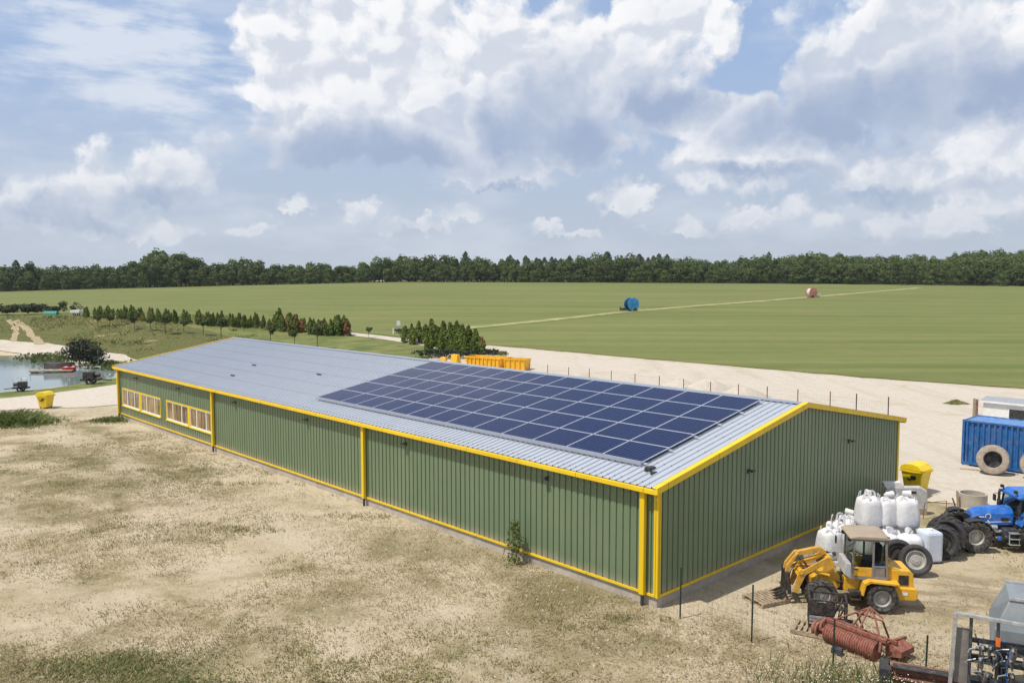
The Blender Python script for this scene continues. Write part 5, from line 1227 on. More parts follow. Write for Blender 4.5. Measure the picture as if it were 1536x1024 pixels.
for k, (u, v, w_, h_) in enumerate(((0, .30, .17, .03), (-.06, .24, .05, .06), (.06, .24, .05, .06), (0, .18, .17, .025), (0, .24, .03, .05))): mb.box((-.07 + u - .05, -.432, v + .02), (w_, .008, h_))
mb.build('print', M['black_metal'], b1)
bag('white bulk bag behind the lone left one with tall pointed lifting loops', (12.85, 31.7), 0, .84, 1.05, 2, .5, tall=.22)
bag('white bulk bag at the back beside the gable wall, left of the upper row', (13.5, 32.35), 0, .84, 1.1, 3, .2)
bag('lower white bulk bag under the left bag of the upper row', (13.72, 31.35), 0, .88, 1.0, 4, .1, False)
bag('lower white bulk bag under the middle bag of the upper row', (14.55, 31.55), 0, .86, 1.0, 5, .2, False)
bag('lower white bulk bag under the right bag of the upper row', (15.2, 31.5), 0, .86, 1.0, 6, .1, False)
bag('upper white bulk bag, leftmost of the three on top of the pile', (13.85, 31.55), 1.0, .86, 1.1, 7, .15, tall=.12)
bag('upper white bulk bag in the middle of the three on top of the pile', (14.55, 31.5), 1.0, .74, 1.05, 8, .25)
bag('upper white bulk bag, rightmost of the three on top of the pile', (15.2, 31.35), 1.0, .84, 1.12, 9, .05)
bag('low white bulk bag directly to the right of the loader cab in the front row', (14.1, 30.45), 0, .80, .98, 10, .2, False)
bag('low white bulk bag behind the grey rimmed wheel in the front row', (14.85, 30.25), 0, .84, 1.0, 11, .1, False)
t_ = thing('plastic_tank', 'pale translucent plastic container at the right end of the front row of bags', 'container', (15.62, 30.3, 0), .12)
mb = MB(); mb.bb((-.34, -.36, .03), (.34, .36, 1.18)); mb.build('tank_body', M['clear_liner'], t_, bevel=.10)
mb = MB(); mb.lathe([(.11, 0), (.11, .06), (.001, .06)], 14, Matrix.Translation((0, 0, 1.17))); mb.build('cap', M['white_paint'], t_, smooth=40)
mb = MB(); mb.bb((-.35, -.37, 0), (.35, .37, .028)); mb.build('tank_base', M['steel_dark'], t_)
# white body panel and tyres behind the bags
p = G(1392, 778); t_ = thing('vehicle_panel', 'white vehicle body panel with a dark handle hole propped behind the bags', 'body panel', (17.75, 36.6, 0), R(-10))
mb = MB(); mb.prism([(-.95, .25), (-.95, 1.05), (-.75, 1.22), (.55, 1.28), (.85, 1.10), (.88, .22)], -.16, .16); mb.build('panel', M['silver'], t_, bevel=.06)
mb = MB(); mb.box((.25, -.165, 1.02), (.24, .02, .10)); mb.box((-.3, -.17, .72), (1.1, .02, .04)); mb.build('handle_hole', M['black_metal'], t_)
mb = MB(); mb.prism([(-.9, 1.12), (-1.05, 1.42), (-.3, 1.46), (-.1, 1.24)], -.14, .14); mb.build('window_frame', M['white_paint'], t_, bevel=.03)
mb = MB(); mb.box((-.8, 0, .14), (.3, .3, .26)); mb.box((.7, 0, .13), (.3, .3, .24)); mb.build('support_block', M['wood'], t_)
loose('small_tyre', 'small dark tyre lying behind the top bags near the gable wall, the higher one', (16.0, 35.6, 0), R(-30), .5, .26, .25, R(-25), 0, 'rubber_clean')
loose('small_tyre', 'small dark tyre standing between the yellow bin and the gable wall', (18.6, 39.9, 0), R(-30), .40, .24, .24, R(-20), 0, 'rubber_clean')
# bent rods, concrete ring
def frame_rods(lab, pts_list, r=.022):
    mb = MB()
    for p_ in pts_list: mb.tube(p_, r, 6)
    o = mb.build('rod_frame', M['rust']); tag(o, lab, 'metal frame'); return o
q = G(1405, 778)
frame_rods('thin rusty rod frame between the white panel and the stacked tyres', [[(q.x - .6, q.y, 0), (q.x - .55, q.y, .72), (q.x + .35, q.y - .1, .84), (q.x + .35, q.y - .1, 0)]])
q = G(1432, 790)
frame_rods('bent rusty rod frame leaning just left of the blue tractor bonnet', [[(q.x - .45, q.y, 0), (q.x - .42, q.y, .62), (q.x + .1, q.y, .70), (q.x + .15, q.y - .05, 0)], [(q.x + .18, q.y, 0), (q.x + .05, q.y + .05, .8), (q.x - .12, q.y + .05, 1.25)]], .03)
q = G(1469, 764); t_ = thing('concrete_ring', 'short pale concrete ring standing on the sand behind the tractor bonnet', 'concrete ring', (q.x, q.y + .6, 0))
mb = MB(); mb.lathe([(.62, 0), (.62, .62), (.52, .62), (.52, 0)], 28, closed=True); mb.build('ring', M['concrete'], t_, smooth=35)
o = MB().bar((q.x - .75, q.y + .4, -.05), (q.x - .78, q.y + .5, .75), .12, .05).build('wooden_stake', M['wood']); tag(o, 'brown wooden stake beside the concrete ring', 'stake')

# ------------------------------------------------------------------ pallets, crate, roller, beam, drill
def pallet(name, lab, p, rz, L=1.2, W=.9, mat='wood', nb=8, gap=True):
    t_ = thing(name, lab, 'pallet', p, rz)
    for i in range(nb):
        mb = MB(); x = -L / 2 + (i + .5) * L / nb; mb.bb((x - L / nb * .31, -W / 2, .122), (x + L / nb * .31, W / 2, .144)); mb.build('top_board', M[mat], t_)
    for y in (-W / 2 + .05, 0, W / 2 - .05):
        mb = MB(); mb.bb((-L / 2, y - .05, .022), (L / 2, y + .05, .12)); mb.build('runner', M[mat], t_)
    mb = MB(); mb.bb((-L / 2, -W / 2, 0), (-L / 2 + .1, W / 2, .02)); mb.bb((L / 2 - .1, -W / 2, 0), (L / 2, W / 2, .02)); mb.build('bottom_board', M[mat], t_); return t_
pallet('pallet', 'bare wooden slatted pallet lying in front of the loader forks', (8.35, 26.45, 0), R(25), 1.15, 1.0)
pallet('pallet', 'weathered pallet sticking out from under the black steel cage', (9.05, 24.0, 0), R(-30), 1.25, .9)
t_ = thing('board', 'pale board leaning in the wall shade left of the bags', 'board', (10.95, 29.6, 0), R(20)); mb = MB(); mb.box((0, 0, .32), (.55, .05, .72), (R(-32), 0, 0)); mb.build('face', M['wood'], t_); 
t_ = thing('rubber_tub', 'black rubber tub next to the pale leaning board in the shade', 'tub', (11.4, 29.75, 0), 0); mb = MB(); mb.lathe([(.001, .02), (.24, .02), (.31, .5), (.34, .5), (.28, 0), (.001, 0)], 20); mb.build('shell', M['rubber_clean'], t_, smooth=40)
# black steel cage on the pallet
cg = thing('steel_cage', 'black steel cage implement standing on a pallet in front of the loader wheel', 'implement', (9.5, 24.25, 0), R(-18))
mb = MB(); a, b_, z0, z1 = .52, .36, .16, .98
for x in (-a, a):
    for y in (-b_, b_): mb.bar((x, y, z0), (x, y, z1), .05)
for z in (z0, z1):
    for y in (-b_, b_): mb.bar((-a, y, z), (a, y, z), .05)
    for x in (-a, a): mb.bar((x, -b_ + .025, z), (x, b_ - .025, z), .05)
mb.bar((.15, -b_, z0), (a, -b_, z1), .04); mb.bar((.15, b_, z0), (a, b_, z1), .04); mb.build('cage_frame', M['steel_dark'], cg)
mb = MB(); mb.bb((-a + .03, -b_ - .012, .55), (.2, -b_ + .012, .93)); mb.bb((-a + .04, -b_ + .05, .2), (.15, b_ - .05, .62)); mb.build('side_plate', M['steel_dark'], cg)
mb = MB()
for z in (.30, .40, .48): mb.bar((-a, -b_ - .03, z), (.25, -b_ - .03, z), .05, .06)
mb.build('slat', M['galv'], cg)
mb = MB()
for k in range(6): mb.tube([(-.35 + .13 * k, 0, .3), (-.3 + .13 * k, -.1, .7), (-.22 + .13 * k, .15, .95)], .018, 6)
mb.build('tine', M['steel_dark'], cg)
mb = MB(); mb.lathe([(.14, -.30), (.20, -.30), (.20, .30), (.14, .30)], 18, Mx((.42, -.15, .22), 'x'), closed=True); mb.build('roller', M['rubber_clean'], cg, smooth=40)
mb = MB(); mb.box((0, 0, .147), (1.0, .7, .02)); mb.build('base_plate', M['steel_dark'], cg)
# red ring roller
A = Vector((8.95, 23.75, .30)); B = Vector((10.15, 22.05, .30)); d = (B - A).normalized(); Lr = (B - A).length
rr_ = thing('ring_roller', 'rusty red ring roller with a triangular headstock lying in front of the loader', 'roller', (A.x, A.y, 0), math.atan2(d.y, d.x))
mb = MB(); prof = [(.001, .0), (.24, 0)]
x = .35
prof = [(.001, .42), (.24, .42)]; x = .42
while x < 1.95:
    prof += [(.245, x), (.275, x + .022), (.275, x + .04), (.245, x + .062)]; x += .074
prof += [(.24, x), (.001, x)]
mb.lathe(prof, 26, Mx((0, 0, .28), 'x')); mb.build('roller_drum', M['red_rust'], rr_, smooth=30)
mb = MB(); mb.lathe([(.001, -.02), (.22, -.02), (.22, .05), (.19, .07), (.22, .10), (.22, .16), (.001, .16)], 22, Mx((0.02, .02, .27), 'x')); mb.lathe([(.001, 0), (.06, 0), (.06, .3), (.001, .3)], 12, Mx((.15, 0, .28), 'x')); mb.build('end_ring', M['red_rust'], rr_, smooth=30)
mb = MB(); mb.bar((.25, .05, .62), (2.2, .05, .62), .09); mb.bar((.3, .42, .52), (2.3, .42, .52), .08); mb.bar((2.1, .1, .5), (2.1, 1.2, .42), .08)
for x in (.33, 2.05): mb.bar((x, 0, .28), (x, .05, .62), .07); mb.bar((x, .05, .62), (x, .42, .52), .07)
for a0, a1 in ((-.1, 1.2),): mb.tube([(.36, -.27, .42), (.34, -.2, .55), (.34, .0, .64), (.34, .2, .60)], .045, 8)
mb.build('roller_frame', M['red_rust'], rr_)
mb = MB(); top = (1.35, .62, 1.18)
for x in (.95, 1.75): mb.tube([(x, .45, .55), (x * .5 + top[0] * .5, .56, .95), top], .03, 6); mb.tube([(x, .62, .98 if x > 1.2 else .9), top], .025, 6); mb.tube([(x, .95, .35), (x, .6, .92)], .03, 6)
mb.tube([(.95, .6, .9), (1.75, .6, .92)], .03, 6); mb.tube([(.4, .42, .55), (.95, .6, .9)], .03, 6); mb.tube([(1.35, .08, .64), top], .03, 6); mb.build('headstock', M['red_rust'], rr_, smooth=40)
mb = MB(); mb.prism([(2.04, .08), (2.04, .40), (2.2, .46), (2.5, .36), (2.5, .2)], .30, .95); mb.build('side_plate', M['red_rust'], rr_)
o = MB(); o.box((9.15, 22.55, .10), (.30, .2, .2), (0, 0, -.7)); o = o.build('blue_can', M['drill_dark'], bevel=.03); tag(o, 'small dark blue canister lying in front of the red roller', 'canister')
# rusty beams with a black rubber end
bm_ = thing('steel_beam', 'bundle of long rust brown steel channels with a black rubber block at its left end', 'steel beam', (9.88, 21.0, 0), math.atan2(19.5 - 21.0, 13.3 - 9.88))
for k, (y, z) in enumerate(((-.17, .14), (.17, .14), (0, .38))):
    mb = MB(); h_, w_ = .12, .15
    mb.bb((0, y - w_, z + h_ - .03), (5.5, y + w_, z + h_)); mb.bb((0, y - w_, z - h_), (5.5, y + w_, z - h_ + .03)); mb.bb((0, y - .10, z - h_ + .03), (5.5, y + .10, z + h_ - .03)); mb.build('channel', M['rust'], bm_)
mb = MB(); mb.bb((-.22, -.34, .0), (.08, .30, .50)); mb.build('rubber_block', M['rubber_clean'], bm_, bevel=.05)
mb = MB(); mb.bb((.1, -.3, .505), (5.4, -.02, .53)); mb.build('top_plate', M['steel_dark'], bm_)

# seed drill / cultivator, folded, grey hopper
sdp = at_depth(1447, 19.9)
dr = thing('seed_drill', 'dark folded seed drill with a grey sloping hopper at the bottom right corner', 'seed drill', (sdp.x, sdp.y, 0), R(-24))
mb = MB(); mb.bar((.08, 0, 2.30), (3.4, 0, 2.18), .085, .085); mb.build('top_rail', M['galv'], dr, bevel=.012)
mb = MB(); mb.bar((0, 0, .25), (.08, 0, 2.30), .07, .09); mb.build('side_rail', M['galv'], dr, bevel=.012)
mb = MB(); mb.bar((.02, 0, .32), (3.4, 0, .24), .12, .10); mb.build('bottom_rail', M['red'], dr)
mb = MB(); mb.bb((.10, .12, .5), (.42, .16, 1.9)); mb.build('end_plate', M['cab_grey'], dr)
for k, x in enumerate((.42, 1.0, 1.62, 2.25, 2.9)):
    mb = MB(); mb.bar((x, .04, .3), (x, .04, 2.22), .09, .07); up_ = mb.build('upright', M['drill_dark'], dr, bevel=.01)
    if k in (1, 2, 4): mb = MB(); mb.bb((x - .05, -.022, 1.62), (x + .05, .0, 1.84)); mb.build('reflector', M['reflector'], up_)
def opener(x, z, k):
    e = bpy.data.objects.new('opener', None); col.objects.link(e); e.parent = dr; e.location = (x, -.05, z); e.rotation_euler = (rng.uniform(-.35, .35), rng.uniform(-.25, .25), rng.uniform(-.6, .6))
    mb = MB(); mb.lathe([(.001, -.012), (.15, -.006), (.17, 0), (.15, .006), (.001, .012)], 20, Matrix.Rotation(R(90), 4, 'X') @ Matrix.Rotation(R(70), 4, 'Y')); mb.build('disc', M['bright_steel'], e, smooth=30)
    mb = MB(); mb.bar((-.2, .1, .02), (.22, -.05, .0), .035, .05); mb.tube([(.2, -.05, 0), (.26, -.12, -.08), (.22, -.2, -.14)], .022, 6); mb.box((.02, .05, .05), (.12, .12, .14)); mb.build('opener_arm', M['drill_dark'], e)
    mb = MB(); mb.tube([(-.1, .06, .08), (-.28, .02, .05), (-.34, -.12, .04)], .016, 6); mb.box((.0, -.04, .10), (.06, .05, .06)); mb.build('spring', M['galv'], e)
for i, x in enumerate((.66, .86, 1.30, 1.86, 2.08, 2.6, 3.1)):
    for j in range(4): opener(x + rng.uniform(-.07, .07), .50 + j * .34 + rng.uniform(-.07, .07), i + j)
mb = MB(); mb.bb((.3, .18, 1.05), (3.4, .26, 1.25)); mb.bb((.3, .18, .45), (3.4, .26, .6)); mb.bb((.45, .2, 1.55), (3.4, .26, 1.66)); mb.build('tool_beam', M['drill_dark'], dr)
for k in range(5):
    mb = MB(); x = .55 + k * .6; mb.tube([(x, .4, 1.7), (x + .1, .15, 1.4), (x + .05, .0, .9), (x + .12, -.06, .6)], .022, 6); mb.build('seed_hose', M['blue_paint'] if k % 2 else M['rubber_clean'], dr, smooth=True)
mb = MB()     # hopper: open top box over a sloping bottom, end wall to the left
X0_, X1_ = .95, 3.6
pr = [(.35, 1.55), (.55, 1.2), (1.0, 1.2), (1.5, 2.0), (1.5, 2.75), (.62, 2.62), (.35, 1.9)]
ins = [(X0_ - .0, y, z) for y, z in pr]; end = [(X1_, y, z) for y, z in pr]
mb.tapered([(X0_ + (.0 if z < 2.1 else .35), y, z) for y, z in pr], end); mb.build('hopper', M['hopper_grey'], dr, bevel=.02)
mb = MB(); mb.bar((X0_ + .32, .60, 2.64), (3.6, .60, 2.64), .06); mb.bar((X0_ + .32, 1.5, 2.78), (3.6, 1.5, 2.78), .06); mb.build('hopper_rim', M['galv'], dr)
mb = MB(); 
for x in (1.2, 3.3): mb.bar((x, .6, 1.22), (x, .22, .5), .10); mb.bar((x, .95, 1.22), (x, 1.1, .0), .10)
mb.bar((1.2, 1.1, .06), (3.3, 1.1, .06), .12); mb.build('hopper_leg', M['drill_dark'], dr)
mb = MB()
for x in (.2, 1.8, 3.2): mb.bar((x, .02, .0), (x, .02, .3), .10)
mb.build('stand', M['drill_dark'], dr)

# ------------------------------------------------------------------ fences
fe = thing('mesh_fence', 'thin wire mesh fence on dark green steel posts crossing the foreground at the gable corner', 'fence', (0, 0, 0))
fp = [(5.23, 25.02), (6.96, 23.31), (8.72, 21.75), (11.2, 21.65), (14.2, 20.6)]; fh = [1.62, 1.72, 1.36, .95, 1.0]
for (x, y), h_ in zip(fp[:4], fh):
    mb = MB(); mb.tube([(x, y, -.2), (x + .01, y, h_)], .026, 8); mb.build('post', M['fence_green'], fe, smooth=40)
mb = MB()
def wire(a, b, r=.0014):
    mb.bar(a, b, r * 2)
def mesh_between(a, b, za, zb, nh, step):
    a = Vector((*a, 0)); b = Vector((*b, 0)); L = (b - a).length; n = int(L / step)
    for i in range(nh + 1):
        f = .06 + .94 * i / nh; wire(a + Vector((0, 0, za * f)), b + Vector((0, 0, zb * f)))
    for i in range(n + 1):
        p = a + (b - a) * (i / n); z = za + (zb - za) * i / n; wire(p + Vector((0, 0, .06 * z)), p + Vector((0, 0, z)), .0011)
mesh_between(fp[0], fp[1], 1.4, 1.4, 7, .16); mesh_between(fp[1], fp[2], 1.3, 1.2, 6, .16)
mb.build('wire_mesh', M['steel_dark'], fe)
fb_ = thing('post_fence', 'long wire fence on thin brown posts running along the sandy yard behind the warehouse', 'fence', (0, 0, 0))
tops = [(794, 544.5), (821.5, 547), (853, 550.5), (884, 552.5), (917, 556), (952.6, 560), (989, 563.4), (1025.5, 568), (1066, 572), (1107.8, 576), (1151, 579.5), (1197, 583.4), (1245.6, 587), (1285, 590), (1333, 595)]
pp = []
for i, (px, py) in enumerate(tops):
    f = i / 14; x = 1.85 + (28.7 - 1.85) * 0; dx, dy, dz = ray(px, py)
    # on the line parallel to the back wall
    n_ = Vector((math.cos(.7554), math.sin(.7554))); dline = n_.dot(Vector((28.2, 62.2))); tt = dline / (dx * n_.x + dy * n_.y); x, y = dx * tt, dy * tt; pp.append((x, y))
    h_ = min(max(CAM_H + dz * tt, 1.35), 1.9)
    mb = MB(); mb.tube([(x, y, -.2), (x, y, h_)], .042, 6); mb.build('post', M['rust'] if i < 13 else M['steel_dark'], fb_, smooth=40)
mb = MB()
for a, b_ in zip(pp, pp[1:]):
    for z in (.1, .4, .7, 1.0, 1.3): mb.bar((*a, z), (*b_, z), .008)
    for k in range(1, 12): q = (a[0] + (b_[0] - a[0]) * k / 12, a[1] + (b_[1] - a[1]) * k / 12); mb.bar((*q, .1), (*q, 1.3), .005)
mb.build('wire_mesh', M['galv'], fb_)
# sand heaps behind the fence
def heap(lab, px, py, w, h, seed, mat='g_sand'):
    p = G(px, py); rg = np.random.default_rng(seed); mb = MB(); n = 22; rings = [(1, -.05), (.8, .16), (.55, .5), (.3, .85), (.1, 1.)]
    vs = [(w * r * math.cos(2 * math.pi * k / n) * (1 + .12 * math.sin(3 * k + seed + i)), w * .6 * r * math.sin(2 * math.pi * k / n) * (1 + .1 * math.sin(2 * k + i)), h * z + (.06 * math.sin(5 * k + 2 * i) if i else 0)) for i, (r, z) in enumerate(rings) for k in range(n)]
    mb.add(vs, [(i * n + k, i * n + (k + 1) % n, (i + 1) * n + (k + 1) % n, (i + 1) * n + k) for i in range(4) for k in range(n)] + [tuple(4 * n + k for k in range(n))])
    o = mb.build('sand_heap', M[mat], smooth=True); o.location = p; tag(o, lab, 'heap')
heap('low sand heap behind the fence, larger one right of the middle of the roof ridge', 1062, 590, 3.4, 1.3, 1); heap('sand heap behind the fence nearest the roof peak', 1112, 596, 2.8, 1.0, 2); heap('flat sand heap behind the fence, leftmost of the three', 1020, 582, 2.6, .8, 3); heap('small brownish mound alone on the sandy yard right of the gable', 1434, 606, 1.2, .35, 4, 'g_bank')

# ------------------------------------------------------------------ orange skip and attachments behind the warehouse
sk = thing('skip', 'orange ribbed open top skip behind the warehouse roof', 'skip', (-5.6, 98.6, 0), math.atan2(-4.2, 6.5))
L, W2, H2 = 5.2, 2.1, 1.35
mb = MB(); mb.tapered([(.3, 0, .1), (L - .3, 0, .1), (L - .3, W2, .1), (.3, W2, .1)], [(0, -.05, H2), (L, -.05, H2), (L, W2 + .05, H2), (0, W2 + .05, H2)])
mb.f = [f for i, f in enumerate(mb.f) if i != 1]; mb.m = mb.m[:len(mb.f)]
shell = mb.build('shell', M['orange'], sk)
sm_ = shell.modifiers.new('wall', 'SOLIDIFY'); sm_.thickness = .06; sm_.offset = -1
for k in range(9):
    x = .35 + k * (L - .7) / 8
    mb = MB(); mb.bar((x, -.08, .12), (x, -.11, H2 - .06), .09, .10); mb.build('rib', M['orange'], shell)
mb = MB()
for y in (-.08, W2 + .08): mb.bar((-.05, y, H2 - .02), (L + .05, y, H2 - .02), .12)
for x in (-.02, L + .02): mb.bar((x, -.02, H2 - .02), (x, W2 + .02, H2 - .02), .12)
for z in (.4, .8, 1.1): mb.bar((-.02, -.02, z), (-.02, W2, z), .08)
mb.build('rim', M['orange'], shell)
sk2 = thing('skip', 'second orange ribbed skip, nearer and joined end on to the right of the first', 'skip', (-.9, 94.6, 0), math.atan2(-1.6, 4.0))
mb = MB(); mb.tapered([(.1, 0, .05), (2.5, 0, .05), (2.5, 1.8, .05), (.1, 1.8, .05)], [(0, -.03, 1.45), (2.6, -.03, 1.45), (2.6, 1.83, 1.45), (0, 1.83, 1.45)]); mb.f = [f for i, f in enumerate(mb.f) if i != 1]; mb.m = mb.m[:len(mb.f)]
shell = mb.build('shell', M['orange'], sk2); sm_ = shell.modifiers.new('wall', 'SOLIDIFY'); sm_.thickness = .05; sm_.offset = -1
for k in range(5): mb = MB(); x = .1 + k * .6; mb.bar((x, -.06, .06), (x, -.08, 1.41), .08); mb.build('rib', M['orange'], shell)
mb = MB(); mb.bar((-.04, -.06, 1.43), (2.64, -.06, 1.43), .1); mb.build('rim', M['orange'], shell)
def bucket(lab, px, Y, w, h, rot):
    p = at_depth(px, Y); t_ = thing('loader_bucket', lab, 'bucket', (p.x, p.y, 0), rot)
    mb = MB(); mb.prism([(-.5, .0), (-.6, h * .5), (-.4, h), (.1, h * 1.02), (.0, h * .85), (-.3, h * .8), (-.42, h * .45), (-.3, .12), (.6, .1), (.6, 0)], -w / 2, w / 2); mb.build('bucket_shell', M['orange'], t_, bevel=.02)
    mb = MB(); mb.prism([(-.5, 0), (-.6, h * .5), (-.4, h), (.1, h), (.6, 0)], w / 2, w / 2 + .04); mb.prism([(-.5, 0), (-.6, h * .5), (-.4, h), (.1, h), (.6, 0)], -w / 2 - .04, -w / 2); mb.build('cheek_plate', M['orange'], t_)
bucket('small orange bucket standing alone behind the ridge, left of its taller neighbour', 665, 97.5, .6, 1.35, R(80)); bucket('taller orange bucket between the small one and the orange skip', 684, 96.8, .8, 1.75, R(60))

# ------------------------------------------------------------------ irrigation reels in the field
def reel(lab, p, rz, paint, side, s):
    t_ = thing('hose_reel', lab, 'irrigation reel', (p[0], p[1], p[2]), rz, None, s)
    mb = MB(); prof = [(.35, -.85), (1.15, -.85)]
    k = -.8
    while k < .8: prof += [(1.16, k), (1.24, k + .04), (1.16, k + .08)]; k += .1
    prof += [(1.15, .85), (.35, .85)]
    mb.lathe(prof, 28, Mx((0, 0, 1.75), 'y')); dm = mb.build('hose_drum', M['rubber_clean'] if side else M['white_paint'], t_, smooth=30)
    for y in (-.9, .9):
        mb = MB(); mb.lathe([(.3, -.04), (1.55, -.04), (1.6, 0), (1.55, .04), (.3, .04)], 32, Mx((0, y, 1.75), 'y'), closed=True)
        for q in range(6): a = q * math.pi / 3; mb.bar((0, y + (.06 if y > 0 else -.06), 1.75), (1.5 * math.cos(a), y + (.06 if y > 0 else -.06), 1.75 + 1.5 * math.sin(a)), .12)
        mb.build('flange', M[paint], dm, smooth=30)
    mb = MB(); mb.box((0, 0, .42), (2.6, 1.7, .18)); mb.bar((1.3, 0, .42), (3.1, 0, .38), .18); mb.bar((-.9, -.9, .5), (0, -.95, 1.75), .12); mb.bar((.9, -.9, .5), (0, -.95, 1.75), .12); mb.bar((-.9, .9, .5), (0, .95, 1.75), .12); mb.bar((.9, .9, .5), (0, .95, 1.75), .12); mb.build('chassis', M[paint] if not side else M['steel_dark'], t_)
    for x, y in ((-.4, -1.05), (-.4, 1.05)):
        mb = tyre_mb(.42, .28, .2); o_ = mb.build('wheel', M['rubber_clean'], t_, smooth=35); o_.location = (x, y, .42)
    mb = MB(); mb.box((2.5, 0, .62), (1.1, 1.0, .5)); mb.tube([(2.9, 0, .8), (3.4, 0, 1.25)], .07, 8); mb.build('gun_cart', M['steel_dark'] if side else M['galv'], t_, bevel=.05)
M['reel_blue'] = pm('reel_blue', (.05, .36, .72), .35, 0, .05, 2); M['reel_red'] = pm('reel_red', (.62, .26, .19), .6, 0, .1, 2)
reel('blue irrigation hose reel standing in the middle of the green field', G(947, 467), R(205), 'reel_blue', True, .98)
reel('faded red and white irrigation hose reel farther off at the end of the field track', G(1217, 446.5), R(20), 'reel_red', False, .98)

# ------------------------------------------------------------------ pond craft and shore things
def boat(lab, p, rz, mat, L=2.6, W=1.2, H=.5, inv=False, name='rowing_boat'):
    t_ = thing(name, lab, 'boat', p, rz); mb = MB(); n = 9; low, top = [], []
    for i in range(n):
        f = i / (n - 1); w = W / 2 * (math.sin(math.pi * min(.96, .14 + f * .82)) ** .6); x = (f - .5) * L
        low.append((x * .9, w * .6)); top.append((x, w))
    A_ = [(x, -w, .02) for x, w in low] + [(x, w, .02) for x, w in reversed(low)]; B_ = [(x, -w, H) for x, w in top] + [(x, w, H) for x, w in reversed(top)]
    if inv: A_, B_ = [(x, y, H) for x, y, z in A_], [(x, y, .02) for x, y, z in B_]
    mb.tapered(A_, B_); mb.build('hull', M[mat], t_, bevel=.06, smooth=40)
    if not inv:
        mb = MB(); mb.bb((-.5, -W * .36, H - .02), (-.2, W * .36, H + .04)); mb.bb((.3, -W * .3, H - .02), (.6, W * .3, H + .04)); mb.build('bench', M['white_paint'], t_)
    return t_
def on_water(px, py):
    dx, dy, dz = ray(px, py); t_ = (WATER_Z - CAM_H) / dz; return Vector((dx * t_, dy * t_, WATER_Z))
p = on_water(80, 558); jt = thing('jetty', 'low grey floating jetty reaching into the pond', 'jetty', p, R(12))
mb = MB(); mb.bb((-2.4, -.8, .12), (2.2, .8, .26)); mb.build('deck', M['wood'], jt)
for x in (-2, -.6, .8, 1.9): mb = MB(); mb.lathe([(.001, -.7), (.24, -.7), (.24, .7), (.001, .7)], 14, Mx((x, 0, .02), 'y')); mb.build('float', M['steel_dark'], jt, smooth=40)
for x in (-2.3, -.8): mb = MB(); mb.tube([(x, -.7, .2), (x, -.7, .95)], .04, 6); mb.build('post', M['galv'], jt)
boat('dark brown boat moored on the right half of the jetty, under a dark cover', on_water(84, 556) + Vector((.3, .2, .27)), R(15), 'steel_dark', 3.0, 1.5, .75, True, 'covered_boat')
boat('small dark boat on the jetty left of the covered one', on_water(73, 556) + Vector((0, .6, .27)), R(80), 'steel_dark', 2.2, 1.2, .8, True, 'covered_boat')
boat('bright red boat floating beside the dark covered boats in front of the big bush', on_water(104, 557), R(8), 'red', 1.6, .95, .55, False, 'pedal_boat')
def pump(lab, p, rz, s=1.):
    t_ = thing('pump_trailer', lab, 'pump', p, rz, None, s)
    mb = MB(); mb.bb((-.8, -.4, .35), (.8, .4, .5)); mb.bar((.8, 0, .42), (1.7, 0, .3), .08); mb.build('chassis', M['steel_dark'], t_)
    mb = MB(); mb.bb((-.6, -.36, .5), (.3, .36, 1.1)); mb.tube([(.3, 0, .8), (.75, 0, .8)], .2, 12); mb.build('engine', M['steel_dark'], t_, bevel=.05)
    for y in (-.5, .5): o_ = tyre_mb(.34, .18, .18).build('wheel', M['rubber_clean'], t_, smooth=35); o_.location = (0, y, .34)
    mb = MB(); mb.tube([(-.1, .2, 1.1), (-.1, .2, 1.6)], .04, 6); mb.tube([(.7, .3, .5), (.7, .3, 1.5), (-.7, .3, 1.5), (-.7, .3, .5)], .03, 6); mb.build('pipe', M['galv'], t_); return t_
pump('dark pump trailer with a tall frame on the near pond bank', G(137, 576), R(10), 1.15); pump('low grey engine on a trailer at the near pond edge, far left', G(32, 587), R(195), .85)
p = G(148, 556); t_ = thing('buoy_post', 'white post with a round top on the far pond shore right of the big bush', 'post', p); mb = MB(); mb.tube([(0, 0, -.3), (0, 0, 2.6)], .07, 8); mb.build('pole', M['white_paint'], t_, smooth=40); mb = MB(); mb.lathe([(.001, -.35), (.22, -.2), (.26, 0), (.2, .25), (.001, .36)], 14, Matrix.Translation((0, 0, 1.5))); mb.build('float', M['white_paint'], t_, smooth=True)
p = G(77, 474); t_ = thing('canopy', 'green tarpaulin canopy at the left beside the dark hedge', 'canopy', p, R(5), None, .62); mb = MB(); n = 10
mb.prism([(2.6 * 0 + 1.2 * math.cos(R(a)), .35 + 1.25 * math.sin(R(a))) for a in range(0, 181, 18)], -1.9, 1.9, 'x'); mb.build('cover', M['tarp'], t_, smooth=30)
mb = MB()
for x in (-1.8, 1.8): mb.box((x, -1.1, .2), (.1, .1, .5)); mb.box((x, 1.1, .2), (.1, .1, .5))
mb.build('foot', M['white_paint'], t_)
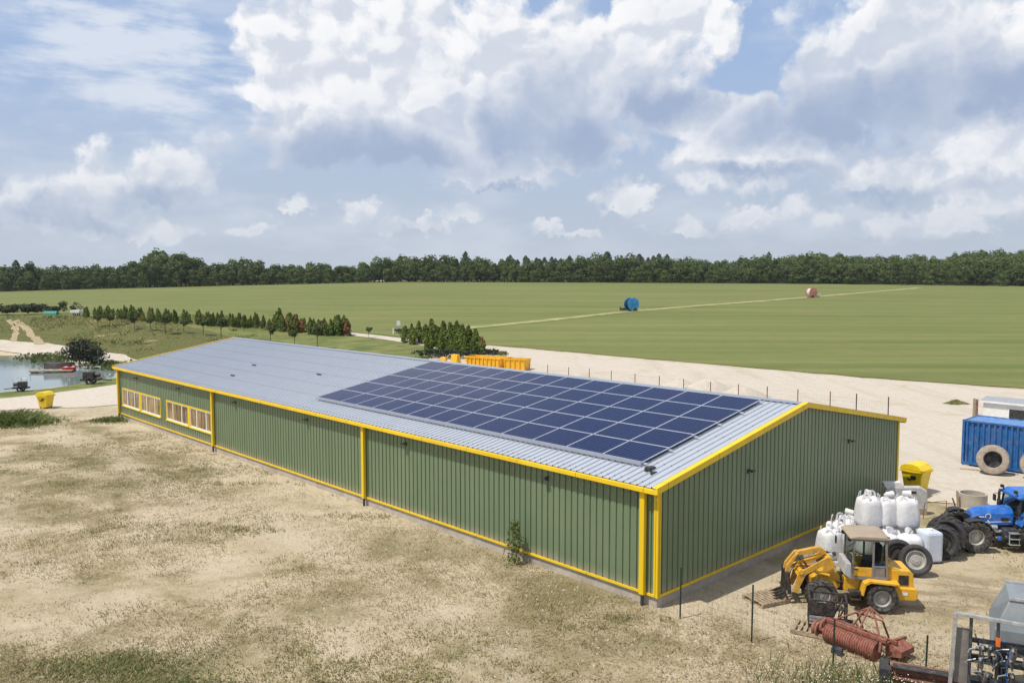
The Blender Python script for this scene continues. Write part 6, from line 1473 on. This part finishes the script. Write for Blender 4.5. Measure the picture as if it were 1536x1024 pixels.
p = G(117, 474); t_ = thing('trailer', 'small white trailer with a flat bed parked between bush and nursery row', 'trailer', p, R(-8)); mb = MB(); mb.bb((-1.2, -.6, .6), (.7, .6, 1.15)); mb.bar((.7, 0, .7), (1.9, 0, .62), .10); mb.build('bed', M['white_paint'], t_, bevel=.04)
for y in (-.65, .65): o_ = tyre_mb(.32, .18, .17).build('wheel', M['rubber_clean'], t_, smooth=35); o_.location = (-.3, y, .32)
mb = MB(); mb.bar((1.7, 0, .05), (1.7, 0, .64), .06); mb.build('prop_leg', M['galv'], t_)
p = G(598, 500); t_ = thing('sign', 'small white sign board on a tall pole at the field edge', 'sign', p); mb = MB(); mb.tube([(0, 0, -.2), (0, 0, 2.2)], .05, 8); mb.build('pole', M['galv'], t_, smooth=40); mb = MB(); mb.box((0, -.07, 1.75), (.62, .05, .8)); mb.build('board', M['white_paint'], t_, bevel=.01)
for px, py, lab in ((590, 501, 'short white marker post beside the footpath, left of the sign'), (625, 517, 'leaning white marker post at the left end of the nursery clump')):
    p = G(px, py); mb = MB(); mb.box((0, 0, .42), (.28, .2, .9)); mb.box((0, 0, .92), (.34, .26, .1)); o = mb.build('marker_post', M['white_paint'], bevel=.02); o.location = p; tag(o, lab, 'post')
p = G(606, 499); o = link('shrub', bushmesh('shrub', 4.6, .9, 606, 'leaf_dark', 260, .3)); o.location = p; tag(o, 'low dark shrub at the foot of the white sign board', 'shrub')

# ------------------------------------------------------------------ air
HAZE = .00010
mb = MB(); mb.bb((-1150, -120, -6), (1250, 1560, 75)); hz = mb.build('haze', [], None); tag(hz, None, None, None, 'stuff')
hm = bpy.data.materials.new('haze_air'); hm.use_nodes = True; t = NT(hm.node_tree); t.n.clear()
o_ = t.new('ShaderNodeOutputMaterial'); pv = t.new('ShaderNodeVolumePrincipled'); pv.inputs['Color'].default_value = (.86, .91, 1, 1); pv.inputs['Density'].default_value = HAZE; pv.inputs['Anisotropy'].default_value = .2
t.l.new(pv.outputs[0], o_.inputs['Volume']); hz.data.materials.append(hm)
